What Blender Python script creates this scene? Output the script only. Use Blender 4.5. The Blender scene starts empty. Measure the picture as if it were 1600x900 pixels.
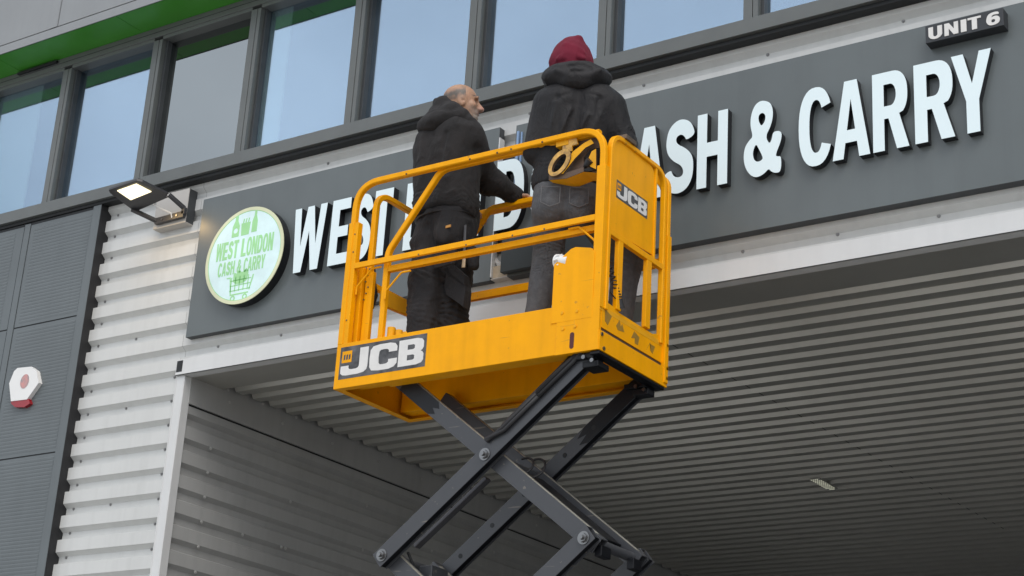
import bpy, bmesh, math, random
import numpy as np
from mathutils import Vector, Matrix
from mathutils.geometry import tessellate_polygon
random.seed(4)
SC = bpy.context.scene
COL = SC.collection

# ------------------------------------------------------------------ camera
FPX = 2669.47
ROT = np.array([[0.83015, 0.55454, 0.05774], [-0.15187, 0.32456, -0.93359], [-0.53646, 0.76625, 0.35365]])
U_, S_, V_ = np.linalg.svd(ROT); ROT = U_ @ V_
CAM = np.array([0.0, -8.7, 1.6])
cam = bpy.data.cameras.new('camera'); camo = bpy.data.objects.new('camera', cam); COL.objects.link(camo)
m = Matrix.Identity(4)
for i in range(3):
    m[i][0] = ROT[0, i]; m[i][1] = -ROT[1, i]; m[i][2] = -ROT[2, i]; m[i][3] = CAM[i]
camo.matrix_world = m
cam.sensor_width = 36; cam.lens = FPX / 1600 * 36; cam.clip_end = 500
SC.camera = camo

# ------------------------------------------------------------------ world, sun, exposure
SUN_AZ, SUN_EL = math.radians(42), math.radians(52)      # azimuth from -y (out of the facade) towards -x
sdir = Vector((math.sin(SUN_AZ) * math.cos(SUN_EL), -math.cos(SUN_AZ) * math.cos(SUN_EL), math.sin(SUN_EL)))
w = bpy.data.worlds.new('World'); SC.world = w; w.use_nodes = True
nt = w.node_tree; bg = nt.nodes['Background']
sky = nt.nodes.new('ShaderNodeTexSky'); sky.sky_type = 'NISHITA'; sky.sun_disc = False
sky.sun_elevation = SUN_EL; sky.sun_rotation = math.atan2(sdir.x, sdir.y); sky.dust_density = 3.0; sky.air_density = 1.0
bw = nt.nodes.new('ShaderNodeRGBToBW'); mx = nt.nodes.new('ShaderNodeMix'); mx.data_type = 'RGBA'
mx.inputs[0].default_value = 0.72
nt.links.new(sky.outputs[0], bw.inputs[0]); nt.links.new(sky.outputs[0], mx.inputs[6]); 
tcw = nt.nodes.new('ShaderNodeTexCoord'); cn = nt.nodes.new('ShaderNodeTexNoise'); cn.inputs['Scale'].default_value = 3.2; cn.inputs['Detail'].default_value = 6
nt.links.new(tcw.outputs['Generated'], cn.inputs['Vector'])
cr = nt.nodes.new('ShaderNodeMapRange'); cr.inputs['From Min'].default_value = .3; cr.inputs['From Max'].default_value = .7; cr.inputs['To Min'].default_value = 3.7; cr.inputs['To Max'].default_value = 6.6
nt.links.new(cn.outputs['Fac'], cr.inputs['Value']); cb_ = nt.nodes.new('ShaderNodeCombineColor')
for i_, k_ in enumerate((.97, 1.0, 1.03)):
    mt_ = nt.nodes.new('ShaderNodeMath'); mt_.operation = 'MULTIPLY'; mt_.inputs[1].default_value = k_; nt.links.new(cr.outputs[0], mt_.inputs[0]); nt.links.new(mt_.outputs[0], cb_.inputs[i_])
nt.links.new(cb_.outputs[0], mx.inputs[7])
nt.links.new(mx.outputs[2], bg.inputs[0]); bg.inputs[1].default_value = 0.15
sl = bpy.data.lights.new('sun', 'SUN'); sl.energy = .7; sl.angle = math.radians(35); sl.color = (1, .965, .91)
so = bpy.data.objects.new('sun', sl); COL.objects.link(so); so.rotation_euler = sdir.to_track_quat('Z', 'Y').to_euler()
SC.view_settings.view_transform = 'Standard'; SC.view_settings.look = 'None'
SC.view_settings.gamma = 1; SC.view_settings.exposure = 0.60; SC.view_settings.use_curve_mapping = False

# ------------------------------------------------------------------ measuring helpers
def ray(px, py): return ROT.T @ np.array([px - 800, py - 450, FPX])
def at(px, py, y):
    d = ray(px, py); t = (y - CAM[1]) / d[1]; return Vector((CAM + d * t).tolist())
def atx(px, py, x):
    d = ray(px, py); t = (x - CAM[0]) / d[0]; return Vector((CAM + d * t).tolist())
def atz(px, py, z):
    d = ray(px, py); t = (z - CAM[2]) / d[2]; return Vector((CAM + d * t).tolist())

# ------------------------------------------------------------------ materials
MATS = {}
def mat(name, col, rough=.5, metal=0., dirt=.12, dscale=3., bump=0., bscale=60., spec=.5, emit=None, estr=0, stretch=(1, 1, 1), dirtcol=None, streak=0., chips=None):
    if name in MATS: return MATS[name]
    M = bpy.data.materials.new(name); M.use_nodes = True; MATS[name] = M
    n = M.node_tree; b = n.nodes['Principled BSDF']; L = n.links
    b.inputs['Roughness'].default_value = rough; b.inputs['Metallic'].default_value = metal
    b.inputs['Specular IOR Level'].default_value = spec
    tc = n.nodes.new('ShaderNodeTexCoord'); mp = n.nodes.new('ShaderNodeMapping'); mp.inputs['Scale'].default_value = stretch
    L.new(tc.outputs['Object'], mp.inputs['Vector'])
    nz = n.nodes.new('ShaderNodeTexNoise'); nz.inputs['Scale'].default_value = dscale; nz.inputs['Detail'].default_value = 8; nz.inputs['Roughness'].default_value = .62
    L.new(mp.outputs[0], nz.inputs['Vector'])
    rp = n.nodes.new('ShaderNodeMapRange'); rp.inputs['From Min'].default_value = .35; rp.inputs['From Max'].default_value = .7
    L.new(nz.outputs['Fac'], rp.inputs['Value'])
    mixc = n.nodes.new('ShaderNodeMix'); mixc.data_type = 'RGBA'
    mixc.inputs[6].default_value = (*col, 1)
    dc = dirtcol or tuple(c * (1 - 2.2 * dirt) for c in col)
    mixc.inputs[7].default_value = (*[max(0, c) for c in dc], 1)
    mul = n.nodes.new('ShaderNodeMath'); mul.operation = 'MULTIPLY'; mul.inputs[1].default_value = 1.0 if dirtcol is None else dirt
    L.new(rp.outputs[0], mul.inputs[0]); L.new(mul.outputs[0], mixc.inputs[0])
    out = mixc.outputs[2]
    if streak > 0:      # rain streaks running down
        mp2 = n.nodes.new('ShaderNodeMapping'); mp2.inputs['Scale'].default_value = (14, 14, .5); L.new(tc.outputs['Object'], mp2.inputs['Vector'])
        n2 = n.nodes.new('ShaderNodeTexNoise'); n2.inputs['Scale'].default_value = 1.0; n2.inputs['Detail'].default_value = 6; L.new(mp2.outputs[0], n2.inputs['Vector'])
        r2 = n.nodes.new('ShaderNodeMapRange'); r2.inputs['From Min'].default_value = .45; r2.inputs['From Max'].default_value = .75
        r2.inputs['To Min'].default_value = 1; r2.inputs['To Max'].default_value = 1 - streak; L.new(n2.outputs['Fac'], r2.inputs['Value'])
        mm = n.nodes.new('ShaderNodeMix'); mm.data_type = 'RGBA'; mm.blend_type = 'MULTIPLY'; mm.inputs[0].default_value = 1
        L.new(out, mm.inputs[6]); L.new(r2.outputs[0], mm.inputs[7]); out = mm.outputs[2]
    if chips:           # small chips and scratches in the paint
        for sc_k, st_k in ((chips[0], (1, 1, 1)), (chips[0] * .8, (.12, 1, 1.6))):
            mp3 = n.nodes.new('ShaderNodeMapping'); mp3.inputs['Scale'].default_value = st_k; mp3.inputs['Rotation'].default_value = (0, .4 if st_k[0] < 1 else 0, 0); L.new(tc.outputs['Object'], mp3.inputs['Vector'])
            n5 = n.nodes.new('ShaderNodeTexNoise'); n5.inputs['Scale'].default_value = sc_k; n5.inputs['Detail'].default_value = 4; L.new(mp3.outputs[0], n5.inputs['Vector'])
            r5 = n.nodes.new('ShaderNodeMapRange'); r5.inputs['From Min'].default_value = chips[1]; r5.inputs['From Max'].default_value = chips[1] + .03; r5.inputs['To Max'].default_value = chips[3]; L.new(n5.outputs['Fac'], r5.inputs['Value'])
            m5 = n.nodes.new('ShaderNodeMix'); m5.data_type = 'RGBA'; L.new(r5.outputs[0], m5.inputs[0]); L.new(out, m5.inputs[6]); m5.inputs[7].default_value = (*chips[2], 1); out = m5.outputs[2]
    L.new(out, b.inputs['Base Color'])
    rr = n.nodes.new('ShaderNodeMapRange'); rr.inputs['To Min'].default_value = max(0, rough - .07); rr.inputs['To Max'].default_value = min(1, rough + .12)
    L.new(nz.outputs['Fac'], rr.inputs['Value']); L.new(rr.outputs[0], b.inputs['Roughness'])
    if bump > 0:
        n3 = n.nodes.new('ShaderNodeTexNoise'); n3.inputs['Scale'].default_value = bscale; n3.inputs['Detail'].default_value = 5; L.new(tc.outputs['Object'], n3.inputs['Vector'])
        bp = n.nodes.new('ShaderNodeBump'); bp.inputs['Strength'].default_value = bump; bp.inputs['Distance'].default_value = .004
        L.new(n3.outputs['Fac'], bp.inputs['Height']); L.new(bp.outputs[0], b.inputs['Normal'])
    if emit:
        b.inputs['Emission Color'].default_value = (*emit, 1); b.inputs['Emission Strength'].default_value = estr
    return M

clad = mat('light_cladding', (.60, .61, .60), .42, dirt=.035, dscale=1.3, bump=.15, bscale=3, streak=.07)
trimw = mat('pale_flashing', (.64, .65, .65), .38, dirt=.03, dscale=2, streak=.04)
darkp = mat('anthracite_panel', (.122, .140, .148), .42, dirt=.05, dscale=1.5, streak=.06)
frame = mat('grey_window_frame', (.120, .130, .128), .38, dirt=.06)
black = mat('shadow_gap', (.012, .014, .016), .6)
fasc = mat('silver_fascia', (.25, .262, .27), .4, metal=.0, dirt=.04, dscale=1, streak=.05)
green = mat('green_soffit', (.06, .31, .03), .35, dirt=.08, dscale=2)
signm = mat('sign_grey', (.118, .137, .141), .30, dirt=.05, dscale=1.5, streak=.06)
signdk = mat('sign_return', (.05, .055, .06), .5)
ltface = mat('letter_face', (.62, .72, .75), .3, dirt=.01, emit=(.80, .95, 1.0), estr=.10)
ltside = mat('letter_return', (.010, .011, .014), .35)
screwm = mat('screw_steel', (.30, .30, .30), .45, metal=.4)
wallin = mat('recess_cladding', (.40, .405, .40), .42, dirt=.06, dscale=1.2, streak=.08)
ceilm = mat('soffit_cladding', (.60, .595, .55), .38, metal=.72, dirt=.05, dscale=1.2)
yel = mat('yellow_paint', (.92, .40, .0), .40, dirt=.30, dscale=6, streak=.10, dirtcol=(.66, .28, .01), bump=.05, bscale=30, spec=.16, chips=(26, .705, (.42, .22, .04), .6))
yel2 = mat('yellow_paint_worn', (.84, .40, .008), .4, dirt=.35, dscale=9, dirtcol=(.50, .25, .04), spec=.2)
rust = mat('scraped_metal', (.10, .065, .05), .55, dirt=.2, dscale=20, dirtcol=(.25, .14, .03))
armm = mat('grey_arm_paint', (.048, .051, .058), .36, dirt=.08, dscale=6, bump=.1, bscale=25, dirtcol=(.12, .12, .118), chips=(26, .68, (.20, .18, .15), .6))
armlit = mat('lit_arm_top', (.34, .33, .28), .5, dirt=.2, dscale=12)
grease_shade = mat('black_grease_shade', (.005, .006, .009), .42, spec=.35, dirt=.2, dscale=12)
steel = mat('bolt_steel', (.26, .26, .26), .28, metal=1, dirt=.1, dscale=20)
rubber = mat('black_rubber', (.015, .015, .017), .5)
stick = mat('sticker_black', (.028, .028, .03), .35, dirt=.5, dscale=14, dirtcol=(.22, .22, .23))
stickw = mat('sticker_white', (.72, .71, .69), .4, dirt=.05, dscale=12)
whitep = mat('white_plastic', (.78, .78, .77), .3, dirt=.02)
redp = mat('red_lens', (.32, .005, .012), .12, spec=.8)
wood = mat('pine_block', (.62, .52, .38), .7, dirt=.15, dscale=9, stretch=(1, 6, 1))
bracem = mat('bracket_plate', (.50, .48, .45), .5, dirt=.04)
lampb = mat('lamp_housing', (.045, .045, .05), .35, dirt=.08)
lampg = mat('lamp_lens', (.9, .9, .85), .3, emit=(1.0, .86, .50), estr=1.15)
concrete = mat('yard_concrete', (.42, .41, .39), .85, dirt=.12, dscale=.6)
blindm = mat('roller_blind', (.55, .55, .53), .8, dirt=.02)
curt = mat('pale_curtain', (.85, .9, .88), .8, dirt=.04)
roomd = mat('dark_room', (.03, .035, .035), .8)
rim = mat('cream_rim', (.60, .62, .42), .4, emit=(.75, .78, .52), estr=.12)
discm = mat('lit_disc', (.58, .73, .74), .35, emit=(.70, .93, .95), estr=.16)
grn = mat('green_print', (.30, .60, .28), .4, emit=(.32, .66, .30), estr=.15)
blue = mat('blue_film', (.25, .38, .60), .3)

def glass(nm='tinted_glazing', gc=(.56, .70, .86), tc_=(.85, .92, .9)):
    M = bpy.data.materials.new(nm); M.use_nodes = True; n = M.node_tree; n.nodes.clear(); L = n.links
    o = n.nodes.new('ShaderNodeOutputMaterial'); mx = n.nodes.new('ShaderNodeMixShader'); mx.inputs[0].default_value = .50
    t = n.nodes.new('ShaderNodeBsdfTransparent'); t.inputs[0].default_value = (*tc_, 1)
    g = n.nodes.new('ShaderNodeBsdfGlossy'); g.inputs['Color'].default_value = (*gc, 1); g.inputs['Roughness'].default_value = .015
    nz = n.nodes.new('ShaderNodeTexNoise'); nz.inputs['Scale'].default_value = .9; bp = n.nodes.new('ShaderNodeBump'); bp.inputs['Strength'].default_value = .12; bp.inputs['Distance'].default_value = .01
    tc = n.nodes.new('ShaderNodeTexCoord'); L.new(tc.outputs['Object'], nz.inputs['Vector']); L.new(nz.outputs['Fac'], bp.inputs['Height']); L.new(bp.outputs[0], g.inputs['Normal'])
    L.new(t.outputs[0], mx.inputs[1]); L.new(g.outputs[0], mx.inputs[2]); L.new(mx.outputs[0], o.inputs[0]); return M
glassm = glass(); glassg = glass('grey_glazing', (.55, .59, .60), (.15, .17, .17))

# ------------------------------------------------------------------ mesh builder
class MB:
    def __init__(s): s.v = []; s.f = []; s.m = []; s.mats = []; s.sm = []
    def mi(s, M):
        if M not in s.mats: s.mats.append(M)
        return s.mats.index(M)
    def add(s, vs, fs, M, smooth=False):
        o = len(s.v); s.v += [tuple(v) for v in vs]; k = s.mi(M)
        for f in fs: s.f.append([o + i for i in f]); s.m.append(k); s.sm.append(smooth)
    def box(s, a, b, M):
        x0, y0, z0 = [min(a[i], b[i]) for i in range(3)]; x1, y1, z1 = [max(a[i], b[i]) for i in range(3)]
        v = [(x0, y0, z0), (x1, y0, z0), (x1, y1, z0), (x0, y1, z0), (x0, y0, z1), (x1, y0, z1), (x1, y1, z1), (x0, y1, z1)]
        s.add(v, [(0, 3, 2, 1), (4, 5, 6, 7), (0, 1, 5, 4), (1, 2, 6, 5), (2, 3, 7, 6), (3, 0, 4, 7)], M); return s
    def beam(s, p, q, wid, dep, M, side=(0, 1, 0)):
        """rectangular bar p->q; dep measured along side, wid across"""
        p = Vector(p); q = Vector(q); d = (q - p).normalized(); n = Vector(side); n = (n - d * n.dot(d)).normalized(); c = d.cross(n)
        v = []
        for e in (p, q):
            for a, b in ((-1, -1), (1, -1), (1, 1), (-1, 1)): v.append(e + c * a * wid / 2 + n * b * dep / 2)
        s.add(v, [(0, 3, 2, 1), (4, 5, 6, 7), (0, 1, 5, 4), (1, 2, 6, 5), (2, 3, 7, 6), (3, 0, 4, 7)], M); return s
    def tube(s, pts, r, M, n=10, square=False, side=(0, 1, 0), caps=True, ry=None):
        pts = [Vector(p) for p in pts]; rr = r if isinstance(r, (list, tuple)) else [r] * len(pts); vs = []; N = len(pts); ref = Vector(side)
        for i, p in enumerate(pts):
            d = (pts[min(i + 1, N - 1)] - pts[max(i - 1, 0)]).normalized()
            nn = ref - d * ref.dot(d)
            if nn.length < 1e-4: nn = d.orthogonal()
            nn.normalize(); c = d.cross(nn)
            if not square: ref = nn
            for k in range(n):
                a = 2 * math.pi * (k + .5) / n
                x, y = math.cos(a), math.sin(a)
                if square:
                    e = .28; x = math.copysign(abs(x) ** e, x); y = math.copysign(abs(y) ** e, y)
                vs.append(p + nn * x * (ry or rr[i]) + c * y * rr[i])
        fs = [(i * n + k, i * n + (k + 1) % n, (i + 1) * n + (k + 1) % n, (i + 1) * n + k) for i in range(N - 1) for k in range(n)]
        s.add(vs, fs, M, True)
        if caps:
            s.add(vs[:n], [tuple(range(n))[::-1]], M); s.add(vs[-n:], [tuple(range(n))], M)
        return s
    def cyl(s, p, q, r, M, n=16, r2=None): return s.tube([p, q], [r, r2 if r2 is not None else r], M, n)
    def prism(s, cont, o, u, v, d0, d1, M, Ms=None):
        """contours (outer, holes) in (u,v) extruded from d0 to d1 along u x v"""
        o = Vector(o); u = Vector(u); v = Vector(v); n = u.normalized().cross(v.normalized()); Ms = Ms or M
        flat = [p for c in cont for p in c]
        tr = tessellate_polygon([[Vector((a, b, 0)) for a, b in c] for c in cont])
        P0 = [o + u * a + v * b + n * d0 for a, b in flat]; P1 = [o + u * a + v * b + n * d1 for a, b in flat]
        out = []
        for t in tr:
            a, b, c = [Vector(flat[i]) for i in t]
            ar = (b.x - a.x) * (c.y - a.y) - (c.x - a.x) * (b.y - a.y)
            if abs(ar) < 1e-12: continue
            out.append(t if ar > 0 else (t[0], t[2], t[1]))
        s.add(P1, out, M); s.add(P0, [t[::-1] for t in out], Ms)
        k = 0
        for ci, c in enumerate(cont):
            N = len(c); ar = sum(c[i][0] * c[(i + 1) % N][1] - c[(i + 1) % N][0] * c[i][1] for i in range(N))
            ccw = (ar > 0) == (ci == 0); vs = []; fs = []
            for i in range(N):
                j = (i + 1) % N; b = len(vs); vs += [P0[k + i], P0[k + j], P1[k + j], P1[k + i]]
                fs.append((b, b + 1, b + 2, b + 3) if ccw else (b + 3, b + 2, b + 1, b))
            s.add(vs, fs, Ms); k += N
        return s
    def build(s, name, parent=None, bevel=0, label=None, **kw):
        me = bpy.data.meshes.new(name); me.from_pydata(s.v, [], s.f); me.update()
        for M in s.mats: me.materials.append(M)
        me.polygons.foreach_set('material_index', s.m); me.polygons.foreach_set('use_smooth', s.sm)
        o = bpy.data.objects.new(name, me); COL.objects.link(o)
        if parent:
            o.parent = parent; o.matrix_parent_inverse = Matrix.Translation(-parent.location)
        if bevel:
            b = o.modifiers.new('bevel', 'BEVEL'); b.width = bevel; b.segments = 2; b.limit_method = 'ANGLE'; b.angle_limit = math.radians(40)
        if label: o['label'] = label
        for k_, v_ in kw.items(): o[k_] = v_
        return o
def pieces(mb, name, parent, bevel=0):
    """builds every separate solid of a builder as a part of its own"""
    loc = {}; par = list(range(len(mb.v)))
    def find(i):
        while par[i] != i: par[i] = par[par[i]]; i = par[i]
        return i
    key = {}
    for i, v in enumerate(mb.v):
        k = tuple(round(c, 5) for c in v)
        if k in key: par[find(i)] = find(key[k])
        else: key[k] = i
    for f in mb.f:
        for i in f[1:]: par[find(i)] = find(f[0])
    for fi, f in enumerate(mb.f): loc.setdefault(find(f[0]), []).append(fi)
    for fs in loc.values():
        b = MB(); mp = {}
        for fi in fs:
            g = []
            for i in mb.f[fi]:
                if i not in mp: mp[i] = len(b.v); b.v.append(mb.v[i])
                g.append(mp[i])
            b.f.append(g); b.m.append(b.mi(mb.mats[mb.m[fi]])); b.sm.append(mb.sm[fi])
        b.build(name, parent, bevel=bevel)
def thing(name, label, cat, loc=(0, 0, 0), group=None):
    o = bpy.data.objects.new(name, None); o.location = loc; o.empty_display_size = .1; COL.objects.link(o)
    o['label'] = label; o['category'] = cat
    if group: o['group'] = group
    return o
def copies(o, parent, offs):
    for d in offs:
        c = o.copy(); COL.objects.link(c); c.location = o.location + Vector(d); c.parent = parent; c.matrix_parent_inverse = o.matrix_parent_inverse.copy()

# ------------------------------------------------------------------ ground
MB().box((-90, -90, -.02), (90, 90, 0), concrete).build('ground', kind='structure')
MB().box((-8.9, .3, .004), (4, 10, .008), mat('added_floor_black', (.045, .045, .048), .9, dirt=.2, dscale=2)).build('added_dark_floor', kind='structure')  # unseen dark sheet added to cut bounce light on the canopy ceiling

# ------------------------------------------------------------------ warehouse front
wh = thing('warehouse', 'pale grey ribbed metal warehouse front with a window band and a deep loading canopy', 'building', (-9, 0, 0))
PIT = .188; DEP = .042
def rib_profile(z0, z1, phase, pit, dep, cw=.50, sl=.17):
    """list of (z, out) from z0 up to z1; out=dep on crests"""
    pts = [(z0, dep)]; z = phase
    while z < z1 + pit:
        for dz, d in ((0, dep), (cw, dep), (cw + .075, 0), (1 - sl, 0), (1, dep)):
            zz = z + dz * pit
            if z0 < zz < z1: pts.append((zz, d))
        z += pit
    pts.append((z1, pts[-1][1])); return pts
XE, XS, XR = -10.128, -9.075, 4.0
def clad_sheet(x0, x1, z0, z1, nm):
    b = MB(); pr = rib_profile(z0, z1, 4.11 - 22 * PIT, PIT, DEP)
    for (za, da), (zb, db) in zip(pr, pr[1:]):
        b.add([(x0, -da, za), (x1, -da, za), (x1, -db, zb), (x0, -db, zb)], [(0, 1, 2, 3)], clad)
    return b.build(nm, wh)
c1 = clad_sheet(XE, XS + .01, 0, 7.08, 'ribbed_cladding')
c2 = clad_sheet(XS + .012, XR, 5.50, 7.08, 'ribbed_cladding')
screwl = mat('bright_screw', (.55, .55, .54), .4, metal=.3)
def screw_mesh(parent, p, n=(0, -1, 0), r=.0085):
    screwm = globals()['screwl' if n[0] else 'screwm']
    n = Vector(n); b = MB(); b.cyl(Vector(p), Vector(p) + n * .004, r * 1.35, screwm, 12); b.cyl(Vector(p) + n * .004, Vector(p) + n * .010, r * .8, screwm, 6)
    return b.build('screw', parent)
zv = [4.11 + (k - 1) * PIT + .80 * PIT for k in range(0, 16)]
s0 = screw_mesh(c1, (-10.045, 0, zv[0]))
copies(s0, c1, [(0, 0, z - zv[0]) for z in zv[1:]] + [(.90, 0, z - zv[0]) for z in zv[:8]] + [(.40, 0, zv[2] - zv[0]), (.42, 0, zv[9] - zv[0]), (.42, 0, zv[6] - zv[0])])
s1 = screw_mesh(c2, (-8.73, 0, 4.11 + 7 * PIT + .80 * PIT))
zt = 4.11 + 14 * PIT + .80 * PIT - (4.11 + 7 * PIT + .80 * PIT)
copies(s1, c2, [(.62 * k, 0, 0) for k in (1, 2, 3, 4, 5, 6, 7, 8, 9)] + [(.9 + .9 * k, 0, zt) for k in range(7)])

# anthracite panel wall on the left (micro ribbed)
dp = MB()
def dark_panel(x0, x1, z0, z1):
    y = -.112; dp.add([(x0, y, z0), (x1, y, z0), (x1, y, z1), (x0, y, z1)], [(0, 1, 2, 3)], darkp)
    a, b_, z = x0 + .05, x1 - .10, z0 + .03
    while z < z1 - .04:
        dp.add([(a, y - .001, z), (b_, y - .001, z), (b_, y - .0022, z + .016), (a, y - .0022, z + .016)], [(0, 1, 2, 3)], darkp)
        dp.add([(a, y - .0022, z + .016), (b_, y - .0022, z + .016), (b_, y - .001, z + .022), (a, y - .001, z + .022)], [(0, 1, 2, 3)], darkp)
        z += .0295
jz = [0, 1.52, 2.64, 3.765, 4.888, 6.013, 6.94]
for i in range(len(jz) - 1):
    dark_panel(-10.968, -10.130, jz[i] + .006, jz[i + 1] - .006)
for i in range(len(jz) - 1):
    dark_panel(-12.95, -11.055, jz[i] + .006 - .0, jz[i + 1] - .006)
dp.box((-13, -.108, 0), (-10.132, -.02, 6.96), black)
dp.box((-11.045, -.116, 0), (-10.975, -.05, 6.95), darkp)
dp.box((-10.22, -.1175, 0), (-10.130, -.0, 6.96), darkp)
dp.box((-10.132, -.114, 0), (-10.1265, .0, 6.96), rubber)  # black closure strip; also puts shade into the right-facing return
dp.build('dark_panel_cladding', wh, label='anthracite micro ribbed wall panels left of the pale ribs')

# sill, window band
MB().box((-14, -.145, 6.995), (XR, -.03, 7.075), frame).box((-14, -.150, 6.995), (XR, -.142, 7.098), frame).box((-14, -.12, 6.965), (XR, .0, 6.994), black).build('sill_flashing', wh, bevel=.002)
GZ0, GZ1 = 7.098, 8.365
mull = [-9.78 + 1.088 * k for k in range(-2, 10)]
for i in range(len(mull) - 1):
    x0, x1 = mull[i], mull[i + 1]
    b = MB()
    b.box((x0, -.132, GZ0), (x0 + .062, -.0, GZ1), frame).box((x0 + .066, -.130, GZ0), (x0 + .10, -.0, GZ1), frame)
    b.box((x0 + .10, -.085, GZ0 - .02), (x0 + .125, -.0, GZ1), signdk).box((x1 - .018, -.085, GZ0 - .02), (x1, -.0, GZ1), signdk)  # inner reveals coloured dark to carry their shade
    b.box((x0 + .10, -.128, GZ1 - .001), (x1, -.0, GZ1 + .03), frame)
    b.box((x0 + .062, -.10, GZ0), (x0 + .066, -.0, GZ1), black)
    wdw = b.build('window', wh, bevel=.002)
    MB().box((x0 + .11, -.040, GZ0 - .02), (x1 - .005, -.034, GZ1), glassg if i == 2 else glassm).build('pane', wdw)
    if i == 3: MB().box((x0 + .10, -.025, GZ0), (x0 + .34, -.015, GZ1), curt).build('curtain', wdw)
    if i == 0: MB().box((x0 + .10, -.025, GZ0), (x0 + .72, -.015, GZ1), curt).build('curtain', wdw)
hd = MB().box((-14, -.135, GZ1 + .03), (XR, -.0, 8.487), frame).box((-14, -.137, GZ1 + .075), (XR, -.13, GZ1 + .080), black)
hd.box((-11.45, -.165, 8.452), (-10.95, -.137, 8.472), black)
hd.build('window_head', wh, bevel=.002)
sf = MB()
xs = [-14.4 + 1.5 * k - .03 for k in range(0, 13)]
for a, b_ in zip(xs, xs[1:]): sf.box((a + .0025, -.437, 8.488), (b_ - .0025, -.12, 8.50), green)
sf.box((-14, -.43, 8.5), (XR, -.12, 8.51), black)
sf.build('green_soffit', wh, label='bright green soffit above the windows')
fa = MB().box((-14, -.452, 8.487), (XR, -.444, 8.568), fasc).box((-14, -.440, 8.492), (XR, -.437, 8.56), black)
fx = [-13.0, -10.635, -8.27, -5.9, -3.5, 4]
for a, b_ in zip(fx, fx[1:]): fa.box((a + .005, -.454, 8.575), (b_ - .005, -.43, 11.2), fasc)
fa.box((-10.73, -.4565, 8.575), (-10.645, -.45, 11.2), fasc)
fa.box((-14, -.435, 8.50), (XR, -.2, 11.2), black)
fa.build('fascia_panels', wh, label='silver grey flat fascia panels overhanging the windows')
# rooms behind the glazing, roof and back so nothing leaks
MB().box((-14, 3.0, 6.8), (XR, 3.1, 8.9), roomd).box((-14, .05, 8.55), (XR, 3, 8.65), roomd).box((-14, .10, 6.8), (XR, 3, 6.9), roomd).box((-14.1, .0, 6.8), (-14, 3, 8.9), roomd).box((XR, 0, 6.8), (XR + .1, 3, 8.9), roomd).build('upper_room', wh)
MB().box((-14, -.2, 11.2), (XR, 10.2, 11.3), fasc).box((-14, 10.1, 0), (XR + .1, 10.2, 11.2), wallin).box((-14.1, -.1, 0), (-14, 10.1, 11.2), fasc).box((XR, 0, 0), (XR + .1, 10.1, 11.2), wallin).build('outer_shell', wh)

# lintel flashing
ZL = 5.372
li = MB().box((-9.075, -.066, ZL), (XR, -.060, 5.497), trimw).box((-9.075, -.066, ZL), (XR, .02, ZL + .006), trimw)
li.add([(-8.96, -.060, 5.497), (XR, -.060, 5.497), (XR, -.004, 5.515), (-8.99, -.004, 5.515)], [(0, 1, 2, 3)], trimw)
li.box((-9.070, -.0675, 5.398), (-9.010, -.0661, 5.487), black)
li.build('lintel_flashing', wh, bevel=.0015)
ct = MB().box((-9.075, -.048, 0), (-8.995, -.040, ZL - .002), trimw).box((-8.999, -.046, 0), (-8.990, .03, ZL - .002), trimw).box((-9.079, -.052, 0), (-9.071, -.03, ZL - .02), trimw)
ctp = ct.build('corner_trim', wh, bevel=.002)
# recess: left wall
sw = MB(); X0 = -9.0
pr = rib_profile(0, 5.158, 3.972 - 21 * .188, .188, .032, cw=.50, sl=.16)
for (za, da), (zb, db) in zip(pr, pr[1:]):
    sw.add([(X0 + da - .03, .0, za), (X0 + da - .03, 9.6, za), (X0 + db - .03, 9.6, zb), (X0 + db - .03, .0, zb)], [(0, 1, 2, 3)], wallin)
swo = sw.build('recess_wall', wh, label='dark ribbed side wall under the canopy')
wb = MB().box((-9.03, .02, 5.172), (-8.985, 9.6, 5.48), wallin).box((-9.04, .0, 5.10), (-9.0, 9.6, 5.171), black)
wb.build('wall_flashing', wh)
sc = screw_mesh(swo, (-8.998, .32, 4.90), (1, 0, 0), .010)
def zs(k): return 4.90 - .188 * k
copies(sc, swo, [(0, .95 * j, -.188 * k) for k in range(0, 8) for j in range(0, 5) if (k + j) % 2 == 0 or j == 0][1:] + [(0, .45, -.188 * 3), (0, .9, -.188 * 3)])
sc2 = screw_mesh(swo, (-8.985, .45, 5.30), (1, 0, 0), .009)
copies(sc2, swo, [(0, .62 * k, 0) for k in range(1, 9)])
sc3 = screw_mesh(swo, (-8.985, .42, 5.395), (1, 0, 0), .010)
copies(sc3, swo, [(0, .40 * k, 0) for k in range(1, 12)])
# recess ceiling
ce = MB(); CP = .1985; CZ = 5.385; CD = .030
def cstrip(ya, za, yb, zb, x0=-8.95):
    ce.add([(x0, ya, za), (XR, ya, za), (XR, yb, zb), (x0, yb, zb)], [(3, 2, 1, 0)], ceilm)
cstrip(.0, ZL + .006, .36, ZL + .006, -9.0); cstrip(.36, ZL + .006, .365, CZ + CD, -9.0)
y = .365
while y < 9.6:
    # upper flat, slope down facing the yard, lower flat, slope up
    cstrip(y, CZ + CD, y + .080, CZ + CD); cstrip(y + .080, CZ + CD, y + .103, CZ)
    cstrip(y + .103, CZ, y + .182, CZ); cstrip(y + .182, CZ, y + CP, CZ + CD)
    y += CP
ce.box((-9.05, 0, 5.44), (XR, 9.6, 5.50), roomd)
ceo = ce.build('canopy_soffit', wh, label='ribbed grey metal ceiling of the loading canopy')
cs = MB()
y = 1.2
for k in range(0, 30):
    yy = .365 + CP * (2 + k)
    xx = -5.35 + .010 * k
    if yy < 9: cs.box((xx, yy + .104, CZ - .0015), (xx + .006, yy + .181, CZ - .0006), black)
cs.build('sheet_lap', wh)

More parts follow.
